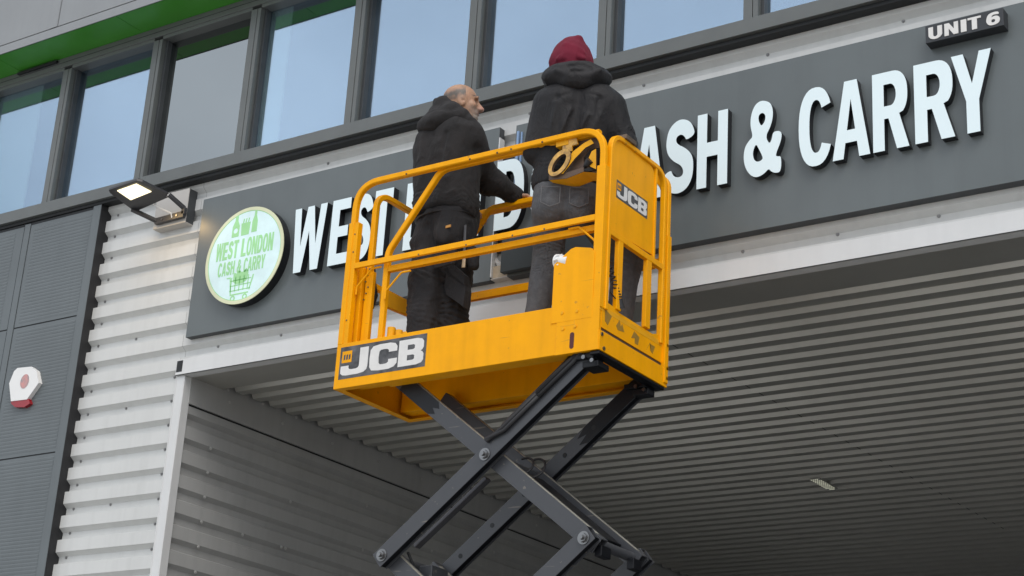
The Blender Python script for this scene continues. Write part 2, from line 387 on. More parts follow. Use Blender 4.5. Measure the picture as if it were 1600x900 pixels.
# ceiling lamp under the canopy
LC = atz(1287, 758, 5.37)
cl = thing('ceiling_lamp', 'small dotted white lamp fixed to the dark ribbed canopy ceiling', 'lamp', (LC.x, LC.y, 5.38))
b = MB(); b.box((LC.x - .05, LC.y - .19, 5.376), (LC.x + .05, LC.y + .19, 5.384), ceilm); b.build('diffuser_plate', cl, bevel=.002)
ldm = mat('lamp_dots', (.7, .7, .55), .4, emit=(1, 1, .8), estr=.25)
dx0, dy0 = LC.x - .036, LC.y - .17
dot = MB().cyl((dx0, dy0, 5.376), (dx0, dy0, 5.372), .0055, ldm, 8).build('led_dot', cl)
copies(dot, cl, [(.018 * i_, .043 * j_, 0) for i_ in range(5) for j_ in range(9) if i_ + j_ > 0 and abs(i_ - 2) * 2 + abs(j_ - 4) < 8])

# ------------------------------------------------------------------ lettering
def arc(cx, cy, rx, ry, a0, a1, n=10, p=1.0):
    out = []
    for i in range(n + 1):
        a = math.radians(a0 + (a1 - a0) * i / n); c, s = math.cos(a), math.sin(a)
        out.append((cx + rx * math.copysign(abs(c) ** p, c), cy + ry * math.copysign(abs(s) ** p, s)))
    return out
def chaikin(P, it=2):
    for _ in range(it):
        Q = []
        for i in range(len(P)):
            a, b = P[i], P[(i + 1) % len(P)]; Q += [(a[0] * .75 + b[0] * .25, a[1] * .75 + b[1] * .25), (a[0] * .25 + b[0] * .75, a[1] * .25 + b[1] * .75)]
        P = Q
    return P
def norm(cs, ref=None):
    r = ref or cs[0]; x0 = min(p[0] for p in r); x1 = max(p[0] for p in r); y0 = min(p[1] for p in r); y1 = max(p[1] for p in r)
    return [[((p[0] - x0) / (x1 - x0), (p[1] - y0) / (y1 - y0)) for p in c] for c in cs]
def traced(px): # outline read off in sign-plane perspective, flattened onto the sign plane
    return [[tuple((lambda v: (v.x, v.z))(at(1000 + a / 4.5, 130 + b / 4.5, -.155))) for a, b in c] for c in px]
GL = {}
s = .32; t = .165
GL['I'] = [[(0, 0), (1, 0), (1, 1), (0, 1)]]
GL['H'] = [[(0, 0), (s, 0), (s, .41), (1 - s, .41), (1 - s, 0), (1, 0), (1, 1), (1 - s, 1), (1 - s, .60), (s, .60), (s, 1), (0, 1)]]
GL['E'] = [[(0, 0), (1, 0), (1, t), (.42, t), (.42, .42), (.93, .42), (.93, .58), (.42, .58), (.42, 1 - t), (.98, 1 - t), (.98, 1), (0, 1)]]
GL['L'] = [[(0, 0), (1, 0), (1, t + .01), (.42, t + .01), (.42, 1), (0, 1)]]
GL['T'] = [[(.31, 0), (.69, 0), (.69, 1 - t), (1, 1 - t), (1, 1), (0, 1), (0, 1 - t), (.31, 1 - t)]]
GL['W'] = [[(.13, 0), (.355, 0), (.50, .62), (.645, 0), (.87, 0), (1, 1), (.80, 1), (.735, .40), (.60, 1), (.40, 1), (.265, .40), (.20, 1), (0, 1)]]
GL['N'] = [[(0, 0), (.31, 0), (.31, .56), (.66, 0), (1, 0), (1, 1), (.69, 1), (.69, .46), (.34, 1), (0, 1)]]
GL['A'] = [[(0, 0), (.29, 0), (.345, .20), (.655, .20), (.71, 0), (1, 0), (.67, 1), (.33, 1)], [(.39, .36), (.61, .36), (.50, .76)]]
GL['Y'] = [[(.34, 0), (.66, 0), (.66, .40), (1, 1), (.70, 1), (.50, .61), (.30, 1), (0, 1), (.34, .40)]]
GL['O'] = [arc(.5, .5, .5, .515, 0, 350, 35, .85), arc(.5, .5, .20, .345, 350, 0, 35, .85)]
GL['C'] = [arc(.5, .5, .5, .515, 28, 332, 30, .85) + arc(.52, .5, .20, .345, 322, 38, 26, .85)]
GL['D'] = [[(0, 0), (.45, 0)] + arc(.45, .5, .55, .5, -90, 90, 16, .8)[1:-1] + [(.45, 1), (0, 1)], [(.33, .17), (.33, .83), (.42, .83)] + arc(.42, .5, .26, .33, 90, -90, 14, .8)[1:-1] + [(.42, .17)]]
GL['R'] = [[(0, 0), (.32, 0), (.32, .40), (.44, .40), (.66, 0), (1, 0), (.74, .44)] + arc(.56, .70, .42, .30, -50, 90, 14, .85) + [(0, 1)], [(.32, .56), (.32, .84), (.50, .84)] + arc(.50, .70, .16, .14, 90, -90, 10) + [(.50, .56)]]
GL['U'] = [[(0, 1), (0, .36)] + arc(.5, .36, .5, .38, 180, 360, 18)[1:-1] + [(1, .36), (1, 1), (.66, 1), (.66, .36)] + arc(.5, .36, .16, .18, 360, 180, 10)[1:-1] + [(.34, .36), (.34, 1)]]
GL['6'] = [chaikin([(.92, .98), (.5, 1.02), (.12, .9), (-.02, .5), (.0, .25), (.2, 0), (.55, -.03), (.88, .05), (1.02, .32), (.95, .58), (.7, .70), (.45, .66), (.36, .60), (.42, .76), (.6, .82), (.95, .76)]), chaikin([(.5, .47), (.36, .40), (.36, .24), (.5, .16), (.65, .24), (.65, .40)])]
GL['S'] = norm([chaikin(c, 2) for c in traced([[(322, 240), (360, 258), (384, 305), (390, 352), (333, 394), (325, 372), (310, 355), (292, 352), (268, 370), (263, 402), (280, 428), (322, 448), (358, 482), (377, 525), (380, 600), (368, 680), (336, 745), (288, 782), (240, 785), (198, 762), (178, 712), (176, 655), (230, 610), (238, 642), (255, 663), (287, 666), (310, 645), (312, 608), (292, 574), (248, 550), (212, 508), (198, 455), (200, 395), (214, 325), (243, 278), (282, 245)]])])
GL['&'] = norm([chaikin(c, 2) for c in traced([[(885, 112), (925, 128), (943, 175), (942, 240), (926, 305), (893, 375), (918, 432), (936, 398), (944, 338), (1003, 336), (1000, 405), (958, 515), (975, 524), (1000, 520), (998, 634), (960, 645), (930, 632), (915, 610), (880, 652), (830, 677), (788, 657), (755, 603), (743, 530), (753, 450), (785, 400), (808, 375), (790, 300), (794, 220), (818, 150), (850, 118)], [(870, 200), (850, 215), (844, 240), (850, 272), (865, 300), (885, 272), (893, 240), (890, 213)], [(830, 430), (815, 458), (806, 500), (815, 548), (840, 562), (866, 550), (877, 530), (846, 462)]])])
UX, UZ = Vector((1, 0, 0)), Vector((0, 0, 1))
def letter(ch, x0, x1, z0, z1, y0, y1, face, side, parent, name='letter', smooth=False):
    c = [[(x0 + p[0] * (x1 - x0), z0 + p[1] * (z1 - z0)) for p in cc] for cc in GL[ch]]
    b = MB(); b.prism(c, (0, 0, 0), UX, UZ, -y0, -y1, face, side)
    return b.build(name, parent)

# ------------------------------------------------------------------ fascia sign boards
Z0, Z1 = 5.652, 6.785
sbL = thing('sign_board', 'long dark grey fascia sign board carrying the raised white letters WEST and LON', 'sign', (-7.6, -.1, Z0))
MB().box((-8.983, -.100, Z0), (-6.205, -.097, Z1), signm).box((-8.983, -.0968, Z0), (-6.205, -.036, Z1), signdk).build('panel', sbL, bevel=.0015)
sbR = thing('sign_board', 'dark grey fascia sign board carrying the raised white letters DON CASH & CARRY', 'sign', (-4.5, -.1, Z0))
MB().box((-6.055, -.118, Z0 - .004), (-2.0, -.115, Z1 - .03), signm).box((-6.055, -.1148, Z0 - .004), (-2.0, -.036, Z1 - .03), signdk).build('panel', sbR, bevel=.0015)
LZ0, LZ1 = 5.970, 6.478
for ch, a, b_ in (('W', -7.956, -7.652), ('E', -7.598, -7.425), ('S', -7.400, -7.222), ('T', -7.207, -7.046), ('L', -6.925, -6.775), ('O', -6.745, -6.53), ('N', -6.49, -6.285)):
    o = letter(ch, a, b_, LZ0, LZ1, -.100, -.158, ltface, ltside, sbL); o['label'] = 'raised white letter ' + ch
for ch, a, b_ in (('D', -6.150, -5.925), ('O', -5.872, -5.645), ('N', -5.605, -5.395), ('C', -5.30, -5.085), ('A', -5.09, -4.86), ('S', -4.865, -4.650), ('H', -4.628, -4.417), ('&', -4.305, -4.052), ('C', -3.940, -3.722), ('A', -3.722, -3.487), ('R', -3.468, -3.248), ('R', -3.212, -2.976), ('Y', -2.985, -2.750)):
    o = letter(ch, a, b_, LZ0, LZ1, -.118, -.172, ltface, ltside, sbR); o['label'] = 'raised white letter ' + ch
db = thing('box_panel', 'box panel below the white letters, coloured dark for the shade behind the right worker', 'panel', (-5.75, -.12, 5.66))
MB().box((-6.078, -.168, 5.664), (-5.28, -.119, 5.895), mat('shaded_box_panel', (.030, .040, .043), .45)).build('panel', db, bevel=.003)  # near-black colour stands in for shade from the lift and workers
# loose bits in the open joint between the boards
bk = thing('timber_block', 'pale timber packing block with loose white wires in the open joint of the sign', 'packing block', (-6.2, -.06, 5.68))
MB().box((-6.195, -.085, 5.665), (-6.075, -.04, 5.755), wood).box((-6.200, -.10, 5.655), (-6.06, -.04, 5.664), bracem).build('block', bk, bevel=.003)
wr = MB()
for k in range(4):
    wr.tube([(-6.20, -.05 - .006 * k, 5.84 - .01 * k), (-6.17, -.07, 5.80 - .012 * k), (-6.13, -.075, 5.765 - .01 * k), (-6.08, -.06, 5.77 - .012 * k)], .0035, whitep, 6)
pieces(wr, 'wire', bk)
jb = thing('joint_strip', 'pale metal strip with blue film peeling beside the open sign joint', 'metal strip', (-6.1, -.1, 6.6))
MB().box((-6.20, -.108, Z0 + .02), (-6.192, -.05, 6.70), trimw).build('edge_strip', jb)
MB().box((-6.190, -.060, 5.86), (-6.056, -.050, 6.62), black).build('dark_backing', jb)
pieces(MB().box((-6.035, -.135, 6.30), (-6.020, -.119, 6.70), blue).box((-6.005, -.130, 6.30), (-5.995, -.119, 6.69), blue), 'blue_film', jb)

# round logo sign
rs = thing('round_sign', 'round lit white shop sign with green print, cream rim and black edge', 'sign', (-8.405, -.1, 6.19))
CX, CZ_, RR = -8.408, 6.193, .386
circ = lambda r, n=72: [(r * math.cos(2 * math.pi * i / n), r * math.sin(2 * math.pi * i / n)) for i in range(n)]
MB().prism([circ(RR)], (CX, 0, CZ_), UX, UZ, .100, .170, ltside, ltside).build('drum', rs)
MB().prism([circ(RR - .001), circ(RR - .028)[::-1]], (CX, 0, CZ_), UX, UZ, .170, .176, rim, rim).prism([circ(RR - .028), circ(RR - .033)[::-1]], (CX, 0, CZ_), UX, UZ, .170, .1745, grn, grn).build('rim', rs)
MB().prism([circ(RR - .033)], (CX, 0, CZ_), UX, UZ, .168, .174, discm, discm).build('face', rs)
def word(txt, x0, x1, z0, z1, name, parent, gap=.10, space=.45):
    W = {'I': .35, 'W': 1.3, '&': 1.05, ' ': space}
    tot = sum(W.get(c, 1) for c in txt) + gap * (len(txt) - 1); k = (x1 - x0) / tot; x = x0; b = MB()
    for c in txt:
        wd = W.get(c, 1) * k
        if c != ' ':
            b.prism([[(x + p[0] * wd, z0 + p[1] * (z1 - z0)) for p in cc] for cc in GL[c]], (0, 0, 0), UX, UZ, .1738, .1758, grn, grn)
        x += wd + gap * k
    return b.build(name, parent)
word('WEST LONDON', -8.695, -8.130, 6.185, 6.330, 'lettering', rs, gap=.12)
word('CASH & CARRY', -8.655, -8.190, 6.055, 6.165, 'lettering', rs, gap=.12)
ic = MB()
def icp(cs, **k): ic.prism(cs, (CX, 0, CZ_), UX, UZ, .1738, .1758, grn, grn)
bt = lambda x, z, w_, h: [(x - w_, z), (x + w_, z), (x + w_, z + h * .5), (x + w_ * .4, z + h * .75), (x + w_ * .4, z + h), (x - w_ * .4, z + h), (x - w_ * .4, z + h * .75), (x - w_, z + h * .5)]
icp([bt(-.115, .165, .035, .175), [(-.115 + .022 * math.cos(a), .215 + .022 * math.sin(a)) for a in np.linspace(6.2, .1, 12)]])
icp([[(-.055, .165), (.02, .165), (.028, .265), (-.063, .265)]]); icp([bt(.072, .175, .026, .18)])
for k in range(3): icp([[(-.05 + .025 * k, .267), (-.04 + .025 * k, .267), (-.035 + .025 * k, .30), (-.045 + .025 * k, .30)]])
ic.build('bottle_icons', rs)
ic = MB()
icp([[(-.15, -.16), (-.14, -.17), (-.115, -.17), (-.095, -.31), (.085, -.31), (.085, -.30), (-.086, -.30), (-.107, -.16)]])
for k in range(5):
    xx = -.10 + .042 * k; icp([[(xx, -.28), (xx + .008, -.28), (xx + .008, -.165), (xx, -.165)]])
for k in range(3):
    zz = -.19 - .04 * k; icp([[(-.105, zz), (.10, zz), (.10, zz - .007), (-.105, zz - .007)]])
icp([[(.085, -.285), (.095, -.285), (.125, -.17), (.113, -.17)]])
icp([chaikin([(-.08, -.225), (.05, -.225), (.07, -.15), (.05, -.11), (.0, -.14), (-.02, -.115), (-.05, -.145), (-.08, -.12)], 1)])
for xx in (-.065, .055): icp([[(xx + .024 * math.cos(a), -.335 + .024 * math.sin(a)) for a in np.linspace(0, 6.0, 14)], [(xx + .013 * math.cos(a), -.335 + .013 * math.sin(a)) for a in np.linspace(6.0, 0, 14)]])
ic.build('trolley_icon', rs)

# unit number sign
us = thing('unit_sign', 'small dark box sign reading UNIT 6 at the top right of the grey board', 'sign', (-2.9, -.1, 6.6))
ux0, ux1, uz0, uz1 = -3.122, -2.660, 6.588, 6.702
MB().box((ux0, -.200, uz0), (ux1, -.118, uz1), mat('unit_box', (.030, .034, .040), .45)).build('box', us, bevel=.002)
k = (ux1 - ux0) / 118.
for ch, a, b_ in (('U', 5, 26), ('N', 29.5, 50.5), ('I', 54.5, 63), ('T', 65, 85), ('6', 93, 113)):
    letter(ch, ux0 + a * k, ux0 + b_ * k, uz0 + .016, uz1 - .018, -.200, -.204, stickw, stickw, us)

# ------------------------------------------------------------------ floodlight
fl = thing('floodlight', 'lit black floodlight on a bracket plate at the top left of the sign', 'lamp', (-9.4, -.1, 6.6))
A = at(167, 298, -.56); B = at(216, 281, -.54); C_ = at(268, 306, -.25); D_ = at(211, 331, -.25)
def quadlerp(u, v, A=A, B=B, C=C_, D=D_): return (A * (1 - u) + B * u) * (1 - v) + (D * (1 - u) + C * u) * v
nrm = (B - A).cross(D_ - A).normalized()
if nrm.z > 0: nrm = -nrm
b = MB()
out = [(0.06, 0), (.94, 0), (1, .12), (1, .88), (.93, 1), (.07, 1), (0, .88), (0, .12)]
lo = [quadlerp(u, v) for u, v in out]; up = [quadlerp(.5 + (u - .5) * .8, .5 + (v - .5) * .8) - nrm * .045 for u, v in out]; mid = [p - nrm * .018 for p in lo]
n8 = len(out); b.add(lo, [tuple(range(n8))], lampb)
for P, Q in ((lo, mid), (mid, up)): b.add(P + Q, [(i, (i + 1) % n8, n8 + (i + 1) % n8, n8 + i) for i in range(n8)], lampb)
b.add(up, [tuple(range(n8))[::-1]], lampb)
for j in range(7):
    u = .2 + .1 * j; b.beam(quadlerp(u, .15) - nrm * .05, quadlerp(u, .85) - nrm * .05, .03, .006, lampb, side=(B - A))
b.build('housing', fl, bevel=.003)
L_ = [quadlerp(u, v) + nrm * .002 for u, v in ((.24, .10), (.84, .10), (.84, .56), (.24, .56))]
b = MB(); b.add(L_ + [p + nrm * .006 for p in L_], [(4, 5, 6, 7), (0, 1, 5, 4), (1, 2, 6, 5), (2, 3, 7, 6), (3, 0, 4, 7)], lampg); b.build('lens', fl)
ll = bpy.data.lights.new('floodlight_glow', 'AREA'); ll.shape = 'RECTANGLE'; ll.size = .10; ll.size_y = .14; ll.energy = 1.7; ll.color = (1, .66, .28)
lo_ = bpy.data.objects.new('floodlight_glow', ll); COL.objects.link(lo_); lo_.location = quadlerp(.54, .33) + nrm * .02; lo_.rotation_euler = (-nrm).to_track_quat('Z', 'Y').to_euler(); lo_.parent = fl; lo_.matrix_parent_inverse = Matrix.Translation(-fl.location)
b = MB()
e1, e2 = at(246, 346, -.15), at(287, 335, -.15)
b.beam(D_ + (A - D_) * .12, e1, .032, .026, lampb, side=(B - A)); b.beam(C_ + (B - C_) * .08, e2 + Vector((0, 0, .05)), .032, .026, lampb, side=(B - A)); b.beam(e2 + Vector((0, 0, .055)), e2, .034, .03, lampb)
b.beam(e1 + (e1 - e2) * .06, e2 - (e1 - e2) * .03, .052, .03, lampb)
b.build('bracket', fl, bevel=.002)
for q in (.22, .78):
    p = e1 + (e2 - e1) * q; MB().cyl(p + Vector((0, -.011, 0)), p + Vector((0, -.019, 0)), .010, steel, 8).build('bolt', fl)
p = quadlerp(.97, .93); MB().cyl(p, p + nrm * .014, .013, steel, 10).build('bolt', fl)
px0, px1 = at(240, 360, -.12).x, at(290, 350, -.12).x
MB().box((px0, -.128, 6.612), (px1, -.122, 6.90), bracem).box((px0, -.1215, 6.612), (px1, -.036, 6.618), bracem).box((px1 - .006, -.1215, 6.619), (px1, -.036, 6.90), signdk).build('mounting_plate', fl)
b = MB(); b.tube([quadlerp(.5, 1), quadlerp(.55, 1.1) + Vector((0, 0, -.02)), (e1 + e2) / 2 + Vector((.02, -.02, .03)), (e1 + e2) / 2 + Vector((.03, -.012, -.01))], .006, whitep, 8); b.build('cable', fl)

# ------------------------------------------------------------------ alarm box
al = thing('alarm_box', 'white intruder alarm box with a red strobe lens on the dark wall', 'alarm', (-10.65, -.09, 5.45))
def AP(px, py): q = at(px, py, -.13); return (q.x, q.z)
o8 = [AP(*p) for p in ((30.5, 576), (52, 574), (60, 580), (63.5, 599), (45, 625), (20, 628), (17.3, 600), (25, 581))]
b = MB()
cxm = sum(p[0] for p in o8) / 8; czm = sum(p[1] for p in o8) / 8
sc_ = lambda P, k: [(cxm + (p[0] - cxm) * k, czm + (p[1] - czm) * k) for p in P]
b.prism([o8], (0, 0, 0), UX, UZ, .09, .150, whitep, whitep); b.build('cover', al, bevel=.012)
bc_ = AP(42, 597)
e = [(bc_[0] + .052 * math.cos(a), bc_[1] + .060 * math.sin(a)) for a in np.linspace(0, 6.28, 29)[:-1]]
MB().prism([e], (0, 0, 0), UX, UZ, .150, .153, mat('alarm_badge', (.30, .27, .28), .4, dirt=.8, dscale=22, dirtcol=(.75, .28, .25)), whitep).build('badge', al)
st = [AP(*p) for p in ((19, 626), (47, 624), (49, 631), (40, 637), (26, 637), (20, 632))]
MB().prism([st], (0, 0, 0), UX, UZ, .09, .146, redp, redp).build('strobe_lens', al, bevel=.006)
MB().prism([sc_(o8, .93)], (.012, 0, -.006), UX, UZ, .083, .0899, rubber, rubber).build('backplate', al)

# ------------------------------------------------------------------ scissor lift
LX0, LX1, LY0, LY1, LB, LT = -6.52, -4.65, -1.20, -.44, 4.612, 4.905
lift = thing('scissor_lift', 'yellow scissor lift raised high on grey crossed arms in front of the shop sign', 'lift', (-5.6, -.82, 0))
b = MB()
b.box((LX0, LY0, LB), (-4.93, LY0 + .004, 4.898), yel)                      # near side plate
b.box((-4.932, LY0 - .004, LB - .004), (LX1 - .004, LY0 + .002, 4.915), yel)
b.box((LX0, LY1 - .004, LB), (LX1, LY1, 4.90), yel)
b.box((LX0, LY0 + .004, LB), (LX0 + .004, LY1 - .004, 4.90), yel)
b.box((LX0 + .004, LY0 + .004, LB), (LX1, LY0 + .05, LB + .004), yel); b.box((LX0 + .004, LY1 - .05, LB), (LX1, LY1 - .004, LB + .004), yel)   # bottom flanges
b.box((LX0 + .004, LY0 + .051, LB + .001), (LX0 + .05, LY1 - .051, LB + .005), yel)
b.box((LX0 + .01, LY0 + .006, 4.845), (LX1 - .01, LY1 - .006, 4.875), yel2)      # deck floor
b.box((LX0 + .05, LY0 + .006, 4.66), (LX1 - .02, LY0 + .20, 4.842), yel); b.box((LX0 + .35, LY0 + .05, LB + .006), (LX1 - .25, LY0 + .12, 4.66), yel)   # channels below
b.box((LX0 + .03, LY1 - .13, 4.64), (LX1 - .02, LY1 - .006, 4.842), yel)
deck = b.build('deck', lift, bevel=.003)
for px, py in ((879, 489), (902, 486), (880, 514), (899, 510)):
    p = at(px, py, LY0 - .004); q = MB(); q.cyl(p, p + Vector((0, -.006, 0)), .0085, yel2, 10); q.build('bolt', deck)
MB().box((-4.905, LY0 - .0048, 4.772), (-4.815, LY0 - .0042, 4.776), yel2).box((-4.815, LY0 - .0048, 4.772), (-4.811, LY0 - .0042, 4.90), yel2).build('seam', deck)
# slot
sl_ = [(.014 * math.cos(a), (.034 if math.sin(a) > 0 else -.034) + .014 * math.sin(a)) for a in np.linspace(0.01, 6.28, 21)[:-1]]
p = at(893.5, 532, LY0 - .004); MB().prism([sl_], p, UX, UZ, .0, .0015, mat('slot_dark', (.09, .012, .01), .5), rust).build('slot', deck)
# tower plate at the right (control mount)
tp = [(-4.967, 4.80), (-4.700, 4.80), (-4.700, 5.185), (-4.725, 5.215), (-4.828, 5.238), (-4.858, 5.232), (-4.967, 5.155)]
b = MB(); b.prism([tp], (0, 0, 0), UX, UZ, -LY0 - .004, -LY0 + .005, yel, yel)
b.add([(-4.828, LY0 - .004, 5.238), (-4.725, LY0 - .004, 5.215), (-4.725, LY0 + .09, 5.215), (-4.828, LY0 + .09, 5.238)], [(0, 1, 2, 3)], yel)
b.box((-4.728, LY0 + .004, 4.95), (-4.72, LY0 + .09, 5.215), yel); b.box((-4.965, LY0 + .085, 4.90), (-4.722, LY0 + .09, 5.15), yel)
b.build('tower_plate', lift, bevel=.003)
p = at(880, 408, LY0 + .05)
b = MB(); p = at(878, 409, LY0 + .03); b.cyl(p + Vector((-.028, 0, .006)), p + Vector((.05, 0, -.012)), .036, whitep, 14, .042); b.cyl(p + Vector((-.036, 0, .008)), p + Vector((-.026, 0, .006)), .042, whitep, 14)
for a in range(8): b.cyl(p + Vector((-.034, .036 * math.cos(a * .785), .036 * math.sin(a * .785))), p + Vector((.0, .042 * math.cos(a * .785), .042 * math.sin(a * .785))), .008, whitep, 6)
b.build('white_connector', lift, bevel=.003)

def bend(pts, r, n=7):
    """polyline with rounded corners"""
    P = [Vector(p) for p in pts]; out = [P[0]]
    for i in range(1, len(P) - 1):
        a = (P[i - 1] - P[i]).normalized(); c = (P[i + 1] - P[i]).normalized(); ang = a.angle(c); t_ = min(r / math.tan(ang / 2), (P[i - 1] - P[i]).length * .48, (P[i + 1] - P[i]).length * .48)
        s0_, s1_ = P[i] + a * t_, P[i] + c * t_
        for k_ in range(n + 1):
            q = k_ / n; out.append(s0_ * (1 - q) ** 2 + P[i] * 2 * q * (1 - q) + s1_ * q * q)
    out.append(P[-1]); return out
def rail(pts, r=.019, rad=.14, M=yel, name='guard_rail', parent=None, ry=None, square=True, n=16):
    b = MB(); b.tube(bend(pts, rad), r, M, n, square=square, side=(0, 1, 0), ry=ry); return b.build(name, parent or lift)
ZT, ZM = 5.965, 5.385
yn = LY0 + .022
def rect_rail(pts, wz, wy, rad, name='guard_rail', M=yel, bev=True):
    P = bend(pts, rad, 9); b = MB(); N = len(P); vs = []; nrmv = Vector((0, 1, 0))
    flat = all(abs(p.y - P[0].y) < 1e-4 for p in P)
    nrmv = Vector((0, 1, 0)) if flat else Vector((1, 0, 0))
    c8 = [(-1, -.72), (-.72, -1), (.72, -1), (1, -.72), (1, .72), (.72, 1), (-.72, 1), (-1, .72)]
    for i, p in enumerate(P):
        d = (P[min(i + 1, N - 1)] - P[max(i - 1, 0)]).normalized(); nn = (nrmv - d * nrmv.dot(d)).normalized(); c = d.cross(nn)
        for a, e_ in c8: vs.append(p + c * a * wz / 2 + nn * e_ * wy / 2)
    fs = [(i * 8 + k, i * 8 + (k + 1) % 8, (i + 1) * 8 + (k + 1) % 8, (i + 1) * 8 + k) for i in range(N - 1) for k in range(8)]
    b.add(vs, fs, M, False); b.add(vs[:8], [tuple(range(8))[::-1]], M); b.add(vs[-8:], [tuple(range(8))], M)
    return b.build(name, lift)
# near side: outer frame with rounded corners
rect_rail([(-6.497, yn, LT), (-6.497, yn, ZT), (-4.682, yn, ZT), (-4.682, yn, 4.70)], .036, .040, .17)
b = MB(); b.box((-6.520, LY0 - .002, LT - .01), (-6.483, LY0 + .05, 5.70), yel).box((-6.482, LY0 + .004, LT - .01), (-6.448, LY0 + .046, 5.70), yel); pieces(b, 'post_sleeve', lift, .003)
b = MB(); b.box((-4.712, LY0 - .002, 4.86), (-4.655, LY0 + .05, 5.72), yel).build('post_sleeve', lift, bevel=.003)
b = MB(); b.box((-6.446, LY0 - .001, ZM - .0), (-4.713, LY0 + .018, ZM + .036), yel).build('mid_rail', lift, bevel=.002)
# inner sliding frame with the diagonal
y2 = LY0 + .062
rect_rail([(-6.235, y2, LT), (-6.235, y2, 5.48), (-5.87, y2, 5.962), (-4.74, y2, 5.962)], .036, .038, .12)
b = MB(); b.box((-6.215, y2 - .017, 5.343), (-4.72, y2 + .017, 5.380), yel).build('mid_rail', lift, bevel=.002)
# corner gussets
for (x, z, sx) in ((-6.448, 5.38, 1), (-6.215, 5.315, 1), (-4.713, 5.38, -1)):
    b = MB(); b.tube(bend([(x + sx * .01, LY0 + .03, z - .16), (x + sx * .01, LY0 + .03, z - .11), (x + sx * .12, LY0 + .03, z - .005), (x + sx * .19, LY0 + .03, z - .005)], .03), .0065, yel, 8); b.build('gusset', lift)
# left end frame
rect_rail([(-6.40, -1.10, LT), (-6.40, -1.10, 5.93), (-6.40, -.50, 5.93), (-6.40, -.50, LT)], .036, .036, .13)
b = MB(); b.box((-6.468, -1.135, LT - .01), (-6.43, -1.09, 5.42), yel).box((-6.385, -1.12, LT), (-6.355, -1.09, 5.38), yel).build('post_sleeve', lift, bevel=.003)
b = MB(); b.beam((-6.40, -1.06, 5.31), (-6.40, -.52, 5.31), .035, .035, yel, side=(1, 0, 0)).build('mid_rail', lift, bevel=.002)
b = MB(); b.beam((-6.36, -1.02, 5.24), (-6.33, -.50, 5.26), .10, .03, yel2, side=(1, 0, 0)).box((-6.345, -.66, 5.20), (-6.31, -.56, 5.245), rubber).build('gate_bar', lift, bevel=.004)
b = MB()
b.tube([(-6.40, -1.075, 5.42), (-6.405, -1.08, 5.33), (-6.39, -1.07, 5.24), (-6.40, -1.06, 5.16)], [.016, .034, .036, .018], rubber, 12)
for k in range(6): b.cyl((-6.40 + .012 * (k % 3 - 1), -1.115, 5.2 + .04 * k), (-6.40 + .012 * (k % 3 - 1), -1.125, 5.2 + .04 * k), .005, steel, 8)
b.build('gate_latch', lift)
b = MB(); b.cyl((-6.19, -1.10, 4.91), (-6.19, -1.10, 4.99), .026, yel2, 14); b.cyl((-6.13, -1.10, 4.91), (-6.13, -1.10, 4.965), .022, yel2, 14); b.box((-6.26, -1.15, 4.90), (-6.06, -1.05, 4.912), yel2)
b.tube(bend([(-6.13, -1.08, 4.95), (-6.04, -1.05, 4.95), (-6.0, -1.0, 5.06)], .04), .014, yel2, 10)
b.build('gate_hinge', lift)
# far side
yf = LY1 - .022
rect_rail([(-6.497, yf, LT), (-6.497, yf, ZT), (-4.682, yf, ZT), (-4.682, yf, 4.70)], .036, .040, .17)
rect_rail([(-6.15, yf - .042, LT), (-6.15, yf - .042, 5.70), (-5.95, yf - .042, 5.962), (-4.74, yf - .042, 5.962)], .036, .038, .10)
b = MB(); b.box((-6.48, yf - .002, ZM), (-4.70, yf + .018, ZM + .036), yel).build('mid_rail', lift, bevel=.002)
b = MB(); b.box((-6.13, yf - .06, 5.343), (-4.72, yf - .026, 5.380), yel).build('mid_rail', lift, bevel=.002)
# right end: frame, door plate, bars
xe = LX1 - .014
def xprism(b, cont, x0, x1, M, Ms=None):      # polygon in (y,z) extruded along +x
    b.prism(cont, (0, 0, 0), Vector((0, 1, 0)), Vector((0, 0, 1)), x0, x1, M, Ms)
rect_rail([(xe, -1.138, 4.86), (xe, -1.138, 5.945), (xe, -.512, 5.945), (xe, -.512, 4.86)], .030, .034, .12)
rect_rail([(xe, -.465, 4.70), (xe, -.465, ZT - .02), (xe - .20, -.465, ZT - .0)], .036, .036, .10)
b = MB(); b.box((xe - .022, -.485, 4.63), (xe + .024, -.442, 5.55), yel).build('post_sleeve', lift, bevel=.003)
pl = [(-1.125, 5.350)] + [(-.63, 5.372)] + [(-.63, 5.86)] + arc(-.70, 5.86, .07, .07, 0, 90, 5) + arc(-1.05, 5.86, .07, .07, 90, 180, 5)
b = MB(); xprism(b, [pl], xe - .004, xe + .004, yel); b.build('door_plate', lift, bevel=.001)
b = MB(); b.box((xe - .015, -1.125, 5.315), (xe + .015, -.50, 5.352), yel)
for y_, w_ in ((-1.03, .052), (-.705, .055)): b.box((xe - .014, y_, 4.90), (xe + .014, y_ + w_, 5.316), yel)
b.box((xe - .012, -.632, 5.35), (xe + .012, -.612, 5.93), yel)
b.build('gate_bars', lift, bevel=.003)
toe = [(-1.165, 4.748), (-.455, 4.748), (-.455, 4.905), (-.56, 4.905), (-.60, 4.89), (-.98, 4.892), (-1.03, 4.905), (-1.165, 4.915)]
b = MB(); xprism(b, [toe], xe - .002, xe + .003, yel); b.build('toe_board', lift, bevel=.001)
sm = MB()
